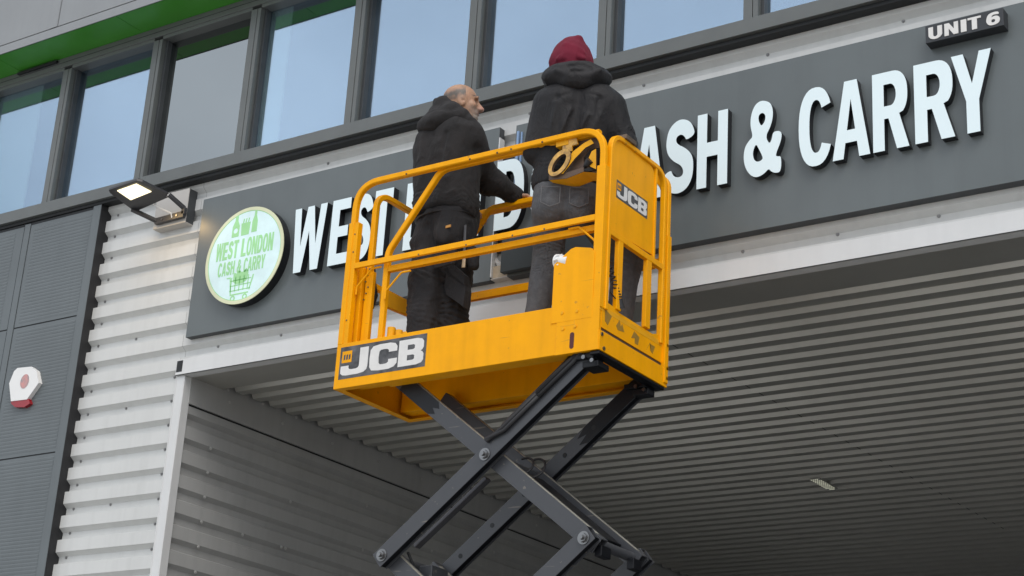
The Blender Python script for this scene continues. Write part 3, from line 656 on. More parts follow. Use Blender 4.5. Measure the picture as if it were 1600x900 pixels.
for y_, f_ in ((-1.135, 0), (-1.01, 1), (-.84, 2), (-.67, 3)):
    sh = ([(0, .05), (.075, .03), (.035, -.035), (.005, -.02)], [(0, 0), (.035, .045), (.05, .01), (.065, .03), (.09, -.01), (.02, -.02)], [(0, -.01), (.03, .04), (.09, .02), (.075, -.03), (.04, -.03), (.04, .0)], [(0, -.02), (.045, .04), (.05, -.01), (.075, -.02), (.10, .03), (.06, .03), (.04, .03)])[f_]
    xprism(sm, [[(y_ + a, 4.815 - .008 * f_ + c) for a, c in sh]], xe + .003, xe + .0042, mat('scuffed_yellow', (.36, .20, .02), .5, dirt=.4, dscale=30, dirtcol=(.14, .09, .04)))
pieces(sm, 'scraped_mark', lift)
b = MB(); b.box((LX1 - .01, LY0, LB - .004), (LX1 + .002, LY1 + .0, 4.722), yel); b.box((LX1 - .035, LY0 + .01, 4.70), (LX1 - .018, LY1 - .01, 4.76), rust).build('end_beam', lift, bevel=.002)
b = MB()
for y_ in (-1.19, -1.165): b.cyl((LX1 + .002, y_ + .01, 4.70 - (y_ + 1.19) * 3), (LX1 + .009, y_ + .01, 4.70 - (y_ + 1.19) * 3), .011, steel, 8)
for z_ in (4.66, 4.72, 4.86): b.cyl((LX1 + .002, -.455, z_), (LX1 + .010, -.455, z_), .010, yel2, 8)
pieces(b, 'bolt', lift)
# coiled cable
b = MB(); pts = []; c0, c1_ = Vector((-4.68, -1.125, 5.22)), Vector((-4.66, -.99, 4.97))
for i in range(150):
    q = i / 149; pp = c0.lerp(c1_, q) + Vector((0, .02 * math.sin(q * 3.1), -.03 * math.sin(q * 3.1)))
    a = q * 2 * math.pi * 12; rr_ = .012 + .006 * q; pts.append(pp + Vector((math.cos(a) * rr_, math.sin(a) * rr_ * .9, math.sin(a) * rr_ * .45)))
b.tube(pts, .0035, rubber, 6, side=(1, 0, 0)); b.tube([c1_ + Vector((0, 0, 0)), c1_ + Vector((0, .02, -.05))], [.02, .028], rubber, 10); b.tube([c1_ + Vector((0, -.10, .01)), c1_ + Vector((0, .0, -.02))], .004, rubber, 6)
b.build('coiled_cable', lift)
# top latch cap
b = MB(); b.box((xe - .03, -1.02, 5.955), (xe + .03, -.90, 5.985), mat('latch_metal', (.18, .13, .09), .45, metal=.3, dirt=.3, dscale=20)).build('latch', lift, bevel=.004)
# small holes along the rails
b = MB()
for x_ in (-6.10, -5.62, -5.32, -5.1, -5.42): b.cyl((x_, LY0 - .0005, ZT - .008 + .012 * (random.random() - .5)), (x_, LY0 + .004, ZT - .008), .006, rust, 8)
for x_ in (-5.95, -5.6, -5.27, -5.05): b.cyl((x_, LY0 - .0025, ZM + .006), (x_, LY0 + .001, ZM + .006), .0055, rust, 8)
for z_ in (5.05, 5.62, 5.5): b.cyl((-6.47, LY0 + .001, z_), (-6.47, LY0 + .006, z_), .005, rust, 8)
pieces(b, 'rail_hole', lift)

# control box hanging on the top rail
cb = MB(); yb0, yb1 = LY0 + .042, LY0 + .17
peel = mat('peeled_yellow', (.80, .46, .10), .45, dirt=1.0, dscale=16, dirtcol=(.10, .065, .045))
def bp(px, py, dy=0): return at(px, py, yb0 + dy)
def cpoly(pts, dy=0): return [(lambda v: (v.x, v.z))(at(780 + a / 4, 150 + c / 4, yb0 + dy)) for a, c in pts]
def oval(cx, cy, a_, b2, ang, dy=0, n=28, rev=False):
    P = [(cx + a_ * math.cos(t_) * math.cos(ang) - b2 * math.sin(t_) * math.sin(ang), cy - a_ * math.cos(t_) * math.sin(ang) - b2 * math.sin(t_) * math.cos(ang)) for t_ in [2 * math.pi * i_ / n for i_ in range(n)]]
    return cpoly(P[::-1] if rev else P, dy)
cb.prism([oval(388, 425, 98, 50, .95), oval(386, 428, 68, 27, .95, rev=True)], (0, 0, 0), UX, UZ, -yb0, -yb0 + .022, peel, rust)
cb.build('handle_ring', lift, bevel=.003)
b = MB()
b.prism([cpoly([(405, 285), (490, 268), (497, 305), (462, 315), (460, 348), (402, 345)])], (0, 0, 0), UX, UZ, -yb0, -yb0 + .012, peel, yel2)
b.prism([cpoly([(365, 492), (405, 490), (480, 395), (545, 328), (598, 300), (580, 275), (535, 300), (468, 352), (425, 415)])], (0, 0, 0), UX, UZ, -yb0, -yb0 + .012, yel2, rust)
b.prism([cpoly([(560, 405), (585, 350), (612, 335), (612, 462), (575, 445)])], (0, 0, 0), UX, UZ, -yb0, -yb0 + .012, yel2, rust)
b.build('bracket_bar', lift, bevel=.002)
b = MB()
b.prism([cpoly([(310, 495), (310, 525), (420, 515), (528, 472), (545, 480), (612, 478), (612, 455), (530, 440), (528, 385), (560, 335), (622, 322), (625, 258), (500, 255), (452, 325), (470, 385), (420, 470)], .03)], (0, 0, 0), UX, UZ, -yb0 - .036, -yb0 - .030, rust, rust)
b.prism([cpoly([(310, 495), (310, 525), (420, 515), (528, 472), (528, 445), (420, 478)])], (0, 0, 0), UX, UZ, -yb0 - .004, -yb0, rust, rust)
b.box((-5.02, yb0 - .015, 5.915), (-4.935, yb0 + .03, 5.948), yel2)
b.build('control_bracket', lift, bevel=.0015)
b = MB(); fr_ = [at(780 + a / 4, 150 + c / 4, yb0 + .002) for a, c in ((312, 527), (420, 517), (528, 474), (612, 480))]
bk_r = [v + Vector((.02 if i_ == 0 else 0, .11, -.012)) for i_, v in enumerate(fr_)]
for i_ in range(3): b.add([fr_[i_], fr_[i_ + 1], bk_r[i_ + 1], bk_r[i_]], [(0, 1, 2, 3)], yel2)
b.build('control_box', lift)
b = MB(); p = bp(914, 262, .03)
b.cyl(p, p + Vector((.03, -.03, .03)), .011, rubber, 10); b.tube([bp(917, 258, -.01), bp(922, 250, -.02)], [.020, .023], rubber, 12); b.box(p + Vector((-.01, -.01, -.035)), p + Vector((.09, .03, -.012)), rubber); b.build('joystick', lift, bevel=.002)

# lettering plates
def logo(o_, u_, v_, wd, ht, parent, off):
    b = MB(); o_ = Vector(o_)
    bx = lambda x0, z0, x1, z1: [(x0 * wd, z0 * ht), (x1 * wd, z0 * ht), (x1 * wd, z1 * ht), (x0 * wd, z1 * ht)]
    b.prism([bx(0, 0, 1, 1)], o_, u_, v_, off, off + .001, stick, stick)
    pl_ = b.build('decal', parent)
    b = MB(); P = lambda c: [(p[0] * wd, p[1] * ht) for p in c]
    J = [(.235, .90), (.235, .36)] + [(.225, .30), (.20, .275), (.15, .27), (.12, .29), (.112, .33), (.112, .40), (.02, .40), (.018, .30)] + [(.02, .18), (.045, .12), (.09, .10), (.22, .10), (.29, .13), (.325, .20), (.335, .30), (.335, .90)]
    C = [(.625, .62), (.53, .62), (.53, .68), (.51, .72), (.47, .73), (.435, .72), (.42, .67), (.415, .50), (.42, .33), (.435, .28), (.47, .27), (.51, .28), (.53, .32), (.53, .40), (.63, .40), (.63, .25), (.60, .15), (.54, .10), (.42, .10), (.34, .13), (.315, .24), (.31, .50), (.315, .76), (.345, .87), (.42, .90), (.54, .90), (.60, .86), (.625, .76)]
    C = [(x + .045, z) for x, z in C]
    B = [(.69, .10), (.90, .10), (.955, .14), (.975, .22), (.975, .40), (.96, .47), (.94, .50), (.96, .54), (.972, .60), (.972, .78), (.95, .86), (.90, .90), (.69, .90)]
    h1 = [(.79, .58), (.79, .73), (.855, .73), (.872, .70), (.872, .61), (.855, .58)]; h2 = [(.79, .26), (.79, .42), (.855, .42), (.872, .39), (.872, .29), (.855, .26)]
    for cc in ([J], [C], [B, h1, h2]): b.prism([P(c) for c in cc], o_, u_, v_, off + .001, off + .0018, stickw, stickw)
    b.prism([P([(.025, .50), (.14, .50), (.14, .86), (.025, .86)])], o_, u_, v_, off + .001, off + .0017, yel, yel)
    for q in range(3): b.prism([P([(.045 + .03 * q, .58), (.065 + .03 * q, .60), (.065 + .03 * q, .76), (.045 + .03 * q, .74)])], o_, u_, v_, off + .0017, off + .0022, stick, stick)
    b.build('lettering', pl_)
logo((-6.488, 0, 4.668), UX, UZ, .652, .205, lift, -LY0)
logo((0, -1.066, 5.568), Vector((0, 1, 0)), UZ, .358, .112, lift, xe + .004)

# scissor arms
TOPZ, MIDZ, BOTZ = 4.63, 4.105, 3.58
xl, xr = -6.075, -4.725
def arm(p, q, y_, lit_top=False, holes=(), name='scissor_arm'):
    P = Vector((p[0], y_, p[1])); Q = Vector((q[0], y_, q[1])); d = (Q - P).normalized()
    up_ = Vector((0, 1, 0)).cross(d); up_ = up_ if up_.z > 0 else -up_; a_, c_ = P - d * .05, Q + d * .05
    b = MB()
    for oy in (-.0225, .0385): b.beam(a_ + Vector((0, oy, 0)), c_ + Vector((0, oy, 0)), .098, .005, armm)
    yo_ = Vector((0, .008, 0)); b.beam(a_ + up_ * .0455 + yo_, c_ + up_ * .0455 + yo_, .007, .0555, armm); b.beam(a_ - up_ * .034 + yo_, c_ - up_ * .034 + yo_, .004, .0555, grease_shade)  # black lower plate stands in for the shaded underside of the channel
    o = b.build(name, lift, bevel=.006)
    if lit_top:
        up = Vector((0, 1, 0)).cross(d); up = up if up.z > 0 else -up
        e = MB(); e.beam(P + up * .0502 + Vector((0, -.004, 0)), Q + up * .0502 + Vector((0, -.004, 0)), .0018, .034, armlit, side=(0, 1, 0)); e.build('lit_top_sheet', o)  # pale sheet paints sky light onto the arm's top face
    for h_ in holes:
        c = P.lerp(Q, h_); e = MB(); e.cyl(c + Vector((0, -.0252, 0)), c + Vector((0, -.0266, 0)), .015, black, 14); e.build('hole', o)
    return o
YA, YB, YC, YD = -1.125, -1.055, -.625, -.552
lv = [TOPZ, 3.58, 2.52, 1.46, .42]
for i in range(4):
    t_, bz = lv[i], lv[i + 1]
    xl2 = xl if i % 2 == 0 else xl; 
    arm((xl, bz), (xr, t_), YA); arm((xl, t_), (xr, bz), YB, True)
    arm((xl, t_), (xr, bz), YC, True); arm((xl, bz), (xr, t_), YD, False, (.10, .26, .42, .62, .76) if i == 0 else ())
# pivots: cross tubes and big bolts
def pivot(x, z, y0, y1, r=.030):
    b = MB(); b.cyl((x, y0, z), (x, y1, z), r, armm, 20); return b.build('cross_tube', lift)
def bigbolt(x, z, y_):
    b = MB(); b.cyl((x, y_, z), (x, y_ - .006, z), .036, steel, 24); b.cyl((x, y_ - .006, z), (x, y_ - .020, z), .026, steel, 6); b.cyl((x, y_ - .020, z), (x, y_ - .034, z), .013, steel, 14)
    return b.build('pivot_bolt', lift, bevel=.002)
for i in range(4):
    zc = (lv[i] + lv[i + 1]) / 2
    pivot((xl + xr) / 2, zc, YB + .025, YC - .025); bigbolt((xl + xr) / 2, zc, YA - .025)
    if i < 3:
        for x_ in (xl, xr): pivot(x_, lv[i + 1], YB + .025, YC - .025, .028); pivot(x_, lv[i + 1], YA + .025, YD, .018); bigbolt(x_, lv[i + 1], YA - .025)
# end caps / ladder ends by the right joint
for y0_, y1_ in ((YB, YB + .1), (YC - .09, YC)): MB().box((xr + .01, y0_, 3.50), (xr + .055, y1_, 3.56), grease_shade).build('stop_block', lift, bevel=.004)
# top brackets under the deck
b = MB(); b.box((-4.715, LY0 + .01, 4.588), (-4.653, LY1 - .02, 4.607), grease_shade).box((-4.84, YA - .05, 4.575), (-4.70, YA + .06, 4.607), grease_shade).box((-4.84, YD - .05, 4.575), (-4.70, YD + .06, 4.607), grease_shade).box((-4.78, YA - .03, 4.53), (-4.68, YA + .09, 4.565), grease_shade).box((-4.78, YD - .05, 4.53), (-4.68, YD + .03, 4.565), grease_shade).build('top_bracket', lift, bevel=.004)
b = MB()
for y_ in (YA - .026, YD - .026):
    for x_, z_ in ((-4.755, 4.60), (-4.70, 4.575)): b.cyl((x_, y_ - .03, z_ - .02), (x_, y_ - .04, z_ - .02), .012, steel, 12)
pieces(b, 'bracket_bolt', lift)
def patch(p, q, y_, name='grease_patch'):      # greasy smear on the upper end of an arm
    P = Vector((p[0], y_, p[1])); Q = Vector((q[0], y_, q[1])); d = (Q - P).normalized(); up = Vector((0, 1, 0)).cross(d); L = (Q - P).length
    pts = [(0, -.048), (L * .85, -.048), (L, -.02), (L * .88, .0), (L * 1.02, .02), (L * .92, .048), (0, .048)]
    b = MB(); b.prism([pts if up.cross(d).y > 0 else pts], P + Vector((0, 0, 0)), d, -Vector((0, 1, 0)).cross(d), .0255, .0265, grease_shade, grease_shade)
    return b.build(name, lift)
patch((xl, TOPZ), (xl + .26, TOPZ - .204), YB); patch((xr, TOPZ), (xr - .42, TOPZ - .327), YD)
# hoses along the near arm
d = Vector((xr - xl, 0, TOPZ - BOTZ)).normalized(); upv = Vector((-d.z, 0, d.x))
base = Vector((xr, YA, TOPZ))
for k in range(4):
    o1 = upv * (.018 + .024 * k) ; y_ = Vector((0, (-.040, -.038, -.012, .012)[k], 0))
    b = MB(); b.tube(bend([base - d * .02 + o1 * .6 + y_ + Vector((0, 0, .03)), base - d * .12 + o1 * 1.0 + y_, base - d * .40 + o1 * .95 + y_, base - d * .68 + o1 * .9 + y_, base - d * .80 + upv * (.06 - .012 * k) + y_], .05), .0125, rubber, 8); b.build('hose', lift)
b = MB(); c = Vector(((xl + xr) / 2 + .05, YB + .10, MIDZ - .02))
b.tube([c + Vector((.07 + .06 * math.sin(a), .05 * math.cos(a * .7), .05 * math.cos(a) - .02 * a / 3)) for a in np.linspace(-.6, 3.6, 22)], .007, rubber, 8)
b.tube([c + Vector((.11 + .06 * math.sin(a), .06 + .05 * math.cos(a * .7), .055 * math.cos(a) - .02 * a / 3)) for a in np.linspace(-.6, 3.6, 22)], .007, rubber, 8); b.build('hose', lift)
# cable tray between the arms
b = MB(); p0_ = Vector((xl, (YB + YC) / 2, TOPZ)).lerp(Vector((xr, (YB + YC) / 2, BOTZ)), .56); p1_ = Vector((xl, (YB + YC) / 2, TOPZ)).lerp(Vector((xr, (YB + YC) / 2, BOTZ)), .96); b.beam(p0_, p1_, .05, .30, grease_shade).build('hose_tray', lift, bevel=.004)
b = MB(); b.beam((xl + .10, YB + .09, 3.66), (-5.50, YB + .09, 4.02), .022, .05, mat('tray_metal', (.10, .10, .11), .4, metal=.3, dirt=.1)).build('cable_tray', lift, bevel=.003)
b = MB()
for k in range(3): b.cyl((-5.9 + .14 * k, YB + .064, 3.79 + .095 * k), (-5.9 + .14 * k, YB + .060, 3.79 + .095 * k), .006, grease_shade, 8)
pieces(b, 'tray_hole', lift)
b = MB(); b.tube([(xl + .08, YB + .04, 3.62), (xl + .11, YB + .06, 3.55), (xl + .10, YB + .08, 3.46), (xl + .16, YB + .07, 3.40)], .008, rubber, 8); b.build('hose', lift)
b = MB(); b.box((xl + .13, -.96, 3.47), (xl + .22, -.80, 3.55), armm).build('hose_guide', lift, bevel=.006)
# chassis (below the picture)
b = MB(); b.box((-6.5, -1.18, .14), (-4.68, -.46, .42), yel).box((-6.3, -1.21, .20), (-4.9, -1.18, .38), armm).box((-6.45, -1.15, .42), (-4.7, -.5, .46), armm); ch = b.build('chassis', lift, bevel=.01)
for x_ in (-6.28, -4.90):
    for y_ in (-1.16, -.48):
        b = MB(); b.cyl((x_, y_ - .06, .16), (x_, y_ + .06, .16), .16, rubber, 24); b.cyl((x_, y_ - .065, .16), (x_, y_ + .065, .16), .08, whitep, 18); b.build('wheel', lift)
#PEOPLE
# ------------------------------------------------------------------ people (smooth-union distance fields turned into meshes)
def noise3(X, Y, Z, seed=0):
    rs_ = np.random.RandomState(seed); N = 32; g = rs_.rand(N, N, N).astype(np.float32) * 2 - 1
    xi = np.floor(X).astype(int); yi = np.floor(Y).astype(int); zi = np.floor(Z).astype(int)
    fx, fy, fz = X - xi, Y - yi, Z - zi; fx, fy, fz = [f * f * (3 - 2 * f) for f in (fx, fy, fz)]
    def G(a, b, c): return g[(xi + a) % N, (yi + b) % N, (zi + c) % N]
    l = lambda a, b, t_: a + (b - a) * t_
    return l(l(l(G(0, 0, 0), G(1, 0, 0), fx), l(G(0, 1, 0), G(1, 1, 0), fx), fy), l(l(G(0, 0, 1), G(1, 0, 1), fx), l(G(0, 1, 1), G(1, 1, 1), fx), fy), fz)
def V3(a): return np.array([a[0], a[1], a[2]], float)
def d_cone(P, a, b, ra, rb, flat=None):
    a, b = V3(a), V3(b)
    if flat is not None:     # squash along a direction
        n_, k_ = V3(flat[0]), flat[1]; n_ = n_ / np.linalg.norm(n_)
        q = (P - a) @ n_; P = P + np.outer(q, n_) * (1 / k_ - 1); b = b + n_ * ((b - a) @ n_) * (1 / k_ - 1)
    ab = b - a; t_ = np.clip(((P - a) @ ab) / max(ab @ ab, 1e-9), 0, 1)
    d = np.linalg.norm(P - (a + t_[:, None] * ab), axis=1) - (ra + (rb - ra) * t_)
    return d * (flat[1] if flat is not None and flat[1] < 1 else 1)
def d_ell(P, c, axes, radii):
    q = (P - V3(c)) @ np.array([V3(x_) / np.linalg.norm(V3(x_)) for x_ in axes]).T / np.array(radii)
    r_ = np.linalg.norm(q, axis=1); return (r_ - 1) * min(radii)
def smin(a, b, k): 
    h = np.clip(.5 + .5 * (b - a) / k, 0, 1); return b + (a - b) * h - k * h * (1 - h)
def field(prims, k):
    def f(P):
        d = None
        for p in prims:
            e = d_cone(P, *p[1:]) if p[0] == 'c' else d_ell(P, *p[1:])
            d = e if d is None else smin(d, e, k)
        return d
    return f
def surf(f, lo, hi, h):
    lo = np.array(lo, float); n_ = np.ceil((np.array(hi) - lo) / h).astype(int) + 1
    xs_, ys_, zs_ = [lo[i] + h * np.arange(n_[i]) for i in range(3)]
    G = np.stack(np.meshgrid(xs_, ys_, zs_, indexing='ij'), -1).reshape(-1, 3); F = np.empty(len(G))
    for i in range(0, len(G), 200000): F[i:i + 200000] = f(G[i:i + 200000])
    F = F.reshape(n_); S = F < 0
    c = [S[i:n_[0] - 1 + i, j:n_[1] - 1 + j, k:n_[2] - 1 + k] for i in (0, 1) for j in (0, 1) for k in (0, 1)]
    tot = sum(x_.astype(int) for x_ in c); act = (tot > 0) & (tot < 8); idx = -np.ones(act.shape, int); ii = np.argwhere(act); idx[act] = np.arange(len(ii))
    acc = np.zeros((len(ii), 3)); cnt = np.zeros(len(ii))
    cor = [(i, j, k) for i in (0, 1) for j in (0, 1) for k in (0, 1)]
    for a in range(8):
        for b_ in range(a + 1, 8):
            A_, B_ = cor[a], cor[b_]
            if sum(abs(A_[q] - B_[q]) for q in range(3)) != 1: continue
            fa_ = F[ii[:, 0] + A_[0], ii[:, 1] + A_[1], ii[:, 2] + A_[2]]; fb = F[ii[:, 0] + B_[0], ii[:, 1] + B_[1], ii[:, 2] + B_[2]]
            m_ = (fa_ < 0) != (fb < 0); t_ = np.where(m_, fa_ / np.where(m_, fa_ - fb, 1), 0)
            acc += np.where(m_[:, None], np.array(A_) + t_[:, None] * (np.array(B_) - np.array(A_)), 0); cnt += m_
    V = lo + h * (ii + acc / cnt[:, None]); faces = []
    for ax in range(3):
        o1, o2 = [(1, 2), (2, 0), (0, 1)][ax]
        s0_ = np.take(S, range(n_[ax] - 1), ax); s1_ = np.take(S, range(1, n_[ax]), ax); e = np.argwhere(s0_ != s1_)
        e = e[(e[:, o1] > 0) & (e[:, o2] > 0) & (e[:, o1] < n_[o1] - 1) & (e[:, o2] < n_[o2] - 1)]
        def cell(d1, d2):
            q = e.copy(); q[:, o1] -= d1; q[:, o2] -= d2; return idx[q[:, 0], q[:, 1], q[:, 2]]
        Q = np.stack([cell(1, 1), cell(0, 1), cell(0, 0), cell(1, 0)], 1); fl_ = s0_[e[:, 0], e[:, 1], e[:, 2]]
        Q[~fl_] = Q[~fl_][:, ::-1]; faces.append(Q)
    return V, np.concatenate(faces)
def smesh(name, parts, M, parent, colour=None, mats=None):
    """parts: list of (V, F, material index)"""
    Vs, Fs, mi, o = [], [], [], 0
    for pr_ in parts:
        V, F = pr_[0], pr_[1]; Vs.append(V); Fs.append(F + o); mi += [pr_[2] if len(pr_) > 2 else 0] * len(F); o += len(V)
    V = np.concatenate(Vs); F = np.concatenate(Fs); me = bpy.data.meshes.new(name)
    me.from_pydata(V.tolist(), [], F.tolist()); me.update()
    for x_ in (mats or [M]): me.materials.append(x_)
    me.polygons.foreach_set('material_index', mi); me.polygons.foreach_set('use_smooth', [True] * len(F))
    if colour is not None:
        at_ = me.color_attributes.new('tone', 'FLOAT_COLOR', 'POINT'); c_ = np.ones((len(V), 4)); c_[:, :3] = colour(V); at_.data.foreach_set('color', c_.ravel())
    ob = bpy.data.objects.new(name, me); COL.objects.link(ob)
    ob.parent = parent; ob.matrix_parent_inverse = Matrix.Translation(-parent.location); return ob
def fabric(name, col, rough=.85, weave=260, wash=.25, washcol=None, ds=7):
    M = mat(name, col, rough, dirt=wash, dscale=ds, dirtcol=washcol, bump=.5, bscale=weave, spec=.25)
    n = M.node_tree; pb = n.nodes['Principled BSDF']; pb.inputs['Sheen Weight'].default_value = .03
    b0 = [x_ for x_ in n.nodes if x_.type == 'BUMP'][0]; tc2 = n.nodes.new('ShaderNodeTexCoord'); mp2 = n.nodes.new('ShaderNodeMapping'); mp2.inputs['Scale'].default_value = (1, 1, .55); mp2.inputs['Rotation'].default_value = (.3, .5, .2)
    n4 = n.nodes.new('ShaderNodeTexNoise'); n4.inputs['Scale'].default_value = 15; n4.inputs['Detail'].default_value = 3; n4.inputs['Distortion'].default_value = 1.2; n.links.new(tc2.outputs['Object'], mp2.inputs[0]); n.links.new(mp2.outputs[0], n4.inputs['Vector'])
    b4 = n.nodes.new('ShaderNodeBump'); b4.inputs['Strength'].default_value = .5; b4.inputs['Distance'].default_value = .022; n.links.new(n4.outputs['Fac'], b4.inputs['Height']); n.links.new(b4.outputs[0], b0.inputs['Normal'])
    return M
hoodie = fabric('black_fleece', (.015, .0145, .015), .8, washcol=(.034, .031, .032), wash=.8)
shell = fabric('black_softshell', (.012, .012, .0135), .55, washcol=(.021, .020, .022), wash=.8)
workt = fabric('black_work_cloth', (.015, .0145, .016), .8, washcol=(.030, .028, .029), wash=.8)
denim = fabric('grey_denim', (.072, .073, .078), .85, washcol=(.115, .116, .122), wash=.8, ds=30)
maroon = fabric('maroon_cotton', (.13, .010, .026), .85, washcol=(.18, .016, .036), wash=.8)
bootm = mat('boot_leather', (.03, .022, .016), .6, dirt=.2)
glovem = fabric('dark_glove', (.025, .02, .018))
def skinmat(name):
    M = bpy.data.materials.new(name); M.use_nodes = True; n = M.node_tree; b_ = n.nodes['Principled BSDF']
    a = n.nodes.new('ShaderNodeAttribute'); a.attribute_name = 'tone'
    nz = n.nodes.new('ShaderNodeTexNoise'); nz.inputs['Scale'].default_value = 90; nz.inputs['Detail'].default_value = 6
    mxx = n.nodes.new('ShaderNodeMix'); mxx.data_type = 'RGBA'; mxx.blend_type = 'OVERLAY'; mxx.inputs[0].default_value = .35
    n.links.new(a.outputs['Color'], mxx.inputs[6]); n.links.new(nz.outputs['Fac'], mxx.inputs[7]); n.links.new(mxx.outputs[2], b_.inputs['Base Color'])
    b_.inputs['Roughness'].default_value = .5; b_.inputs['Subsurface Weight'].default_value = .12; b_.inputs['Subsurface Radius'].default_value = (.02, .008, .004); b_.inputs['Subsurface Scale'].default_value = .4
    bp = n.nodes.new('ShaderNodeBump'); bp.inputs['Strength'].default_value = .2; bp.inputs['Distance'].default_value = .002; n.links.new(nz.outputs['Fac'], bp.inputs['Height']); n.links.new(bp.outputs[0], b_.inputs['Normal']); return M
skinM = skinmat('skin')
def clothfield(f, amp, sc3, seed, extra=None, ridged=True):
    """adds soft folds to a distance field; sc3 = frequencies along x, y, z"""
    def g(P):
        n1 = noise3(P[:, 0] * sc3[0] + 40, P[:, 1] * sc3[1] + 40, P[:, 2] * sc3[2] + 40, seed)
        n2 = noise3(P[:, 0] * sc3[0] * 2.3 + 10, P[:, 1] * sc3[1] * 2.3 + 60, P[:, 2] * sc3[2] * 2.3 + 20, seed + 1)
        d = f(P) - amp * ((1 - 2 * np.abs(n1)) * .7 + (1 - 2 * np.abs(n2)) * .3) * (1 if ridged else .5)
        if extra: d = d - extra(P)
        return d
    return g
def crease(P, pts, amp, wd):
    """soft ridge (amp>0) or groove along a polyline"""
    best = None
    for a, b_ in zip(pts, pts[1:]):
        a, b_ = V3(a), V3(b_); ab = b_ - a; t_ = np.clip(((P - a) @ ab) / (ab @ ab), 0, 1); e = np.linalg.norm(P - (a + t_[:, None] * ab), axis=1); best = e if best is None else np.minimum(best, e)
    return amp * np.exp(-(best / wd) ** 2)
def rings(P, a, b_, n_, amp, seed, lim=.12):
    """bunched horizontal folds round a limb from a to b"""
    a, b_ = V3(a), V3(b_); ab = b_ - a; L_ = np.linalg.norm(ab); u = ab / L_; t_ = ((P - a) @ u) / L_; r_ = np.linalg.norm((P - a) - np.outer((P - a) @ u, u), axis=1)
    m_ = np.clip(t_ * 5, 0, 1) * np.clip((1 - t_) * 5, 0, 1) * (r_ < lim)
    ph = noise3(P[:, 0] * 10 + 30, P[:, 1] * 10 + 30, P[:, 2] * 6 + 30, seed); am = .55 + .9 * noise3(P[:, 0] * 7 + 70, P[:, 1] * 7 + 70, P[:, 2] * 9 + 70, seed + 3); sn = np.sin(2 * np.pi * (t_ * n_ + 1.1 * ph)); return amp * m_ * am * (1 - 2 * np.abs(sn) ** .8) * -1
def head(c, fwd, up, S=1.0):
    """returns field prims for a head centred at c looking along fwd"""
    F = V3(fwd); F /= np.linalg.norm(F); Uu = V3(up); Uu = Uu - F * (Uu @ F); Uu /= np.linalg.norm(Uu); R = np.cross(F, Uu); c = V3(c)
    p = lambda f, r, u: c + (F * f + R * r + Uu * u) * S
    ax = (F, R, Uu)
    pr_ = [('e', p(-.012, 0, .030), ax, (.098, .076, .088)), ('e', p(.028, 0, -.025), ax, (.062, .062, .085)), ('e', p(.045, 0, -.085), ax, (.036, .042, .030)),
           ('c', p(.088, 0, .008), p(.112, 0, -.032), .009, .0135), ('e', p(.104, .011, -.036), ax, (.012, .009, .008)), ('e', p(.104, -.011, -.036), ax, (.012, .009, .008)),
           ('c', p(.078, -.040, .026), p(.085, .040, .026), .010, .010), ('e', p(.080, 0, -.058), ax, (.013, .024, .006)), ('e', p(.078, 0, -.069), ax, (.012, .020, .006)),
           ('e', p(.058, .040, -.022), ax, (.022, .022, .020)), ('e', p(.058, -.040, -.022), ax, (.022, .022, .020)), ('e', p(.072, 0, -.090), ax, (.018, .022, .014)),
           ('e', p(-.005, .071, -.012), ax, (.020, .010, .031)), ('e', p(-.005, -.071, -.012), ax, (.020, .010, .031)),
           ('c', p(-.030, 0, -.03), p(-.045, 0, -.15), .062, .062)]
    pr_ = [(a[0], a[1], a[2], tuple(x_ * S for x_ in a[3])) if a[0] == 'e' else (a[0], a[1], a[2], a[3] * S, a[4] * S) for a in pr_]
    return pr_, (F, R, Uu, c)
def headfield(prims, fr):
    F, R, Uu, c = fr; base = field(prims, .016)
    def f(P):
        d = base(P)
        for s_ in (1, -1):
            q = c + F * .085 + R * .031 * s_ + Uu * .008; e = np.linalg.norm(P - q, axis=1); d = d + .010 * np.exp(-(e / .016) ** 2)
            q = c + F * .004 + R * .083 * s_ + Uu * -.010; e = np.linalg.norm(P - q, axis=1); d = d + .006 * np.exp(-(e / .010) ** 2)
        q = c + F * .095 - Uu * .0635; loc = P - q; e = np.sqrt((loc @ F) ** 2 + ((loc @ R) / 3.5) ** 2 + ((loc @ Uu) * 3) ** 2); d = d + .005 * np.exp(-(e / .010) ** 2)
        return d
    return f
def hand(wr, d, palm_n, thumb_side, curl, sc_=1.0):
    """wrist point, finger direction, palm-facing normal; returns prims (palm, four fingers, thumb)"""
    d = V3(d); d /= np.linalg.norm(d); nrm_ = V3(palm_n); nrm_ -= d * (nrm_ @ d); nrm_ /= np.linalg.norm(nrm_); sd = np.cross(d, nrm_) * thumb_side; w_ = V3(wr)
    pr_ = [('c', w_, w_ + d * .03, .027, .030, (nrm_, .7))]
    for i, (o_, ln) in enumerate(((.030, .072), (.010, .080), (-.010, .075), (-.029, .060))):
        k0 = w_ + d * (.082 if i < 3 else .076) * sc_ + sd * o_ * sc_; pr_.append(('c', w_ + d * .02 + sd * o_ * .6, k0, .016, .0115))
        a = 0; p_ = k0
        for j, fr_ in enumerate((.45, .32, .23)):
            a += curl[j]; q = p_ + (d * math.cos(a) + nrm_ * math.sin(a)) * ln * fr_ * 1.15 * sc_; pr_.append(('c', p_, q, .0098 - .0012 * j, .0090 - .0013 * j)); p_ = q
    t0 = w_ + d * .025 + sd * .026; t1 = t0 + (d * .6 + sd * .65 + nrm_ * .35) * .042; t2 = t1 + (d * .75 + sd * .1 + nrm_ * .65) * .032; t3 = t2 + (d * .6 - sd * .1 + nrm_ * .75) * .024
    pr_ += [('c', t0, t1, .015, .012), ('c', t1, t2, .0115, .0105), ('c', t2, t3, .0105, .009)]
    return pr_
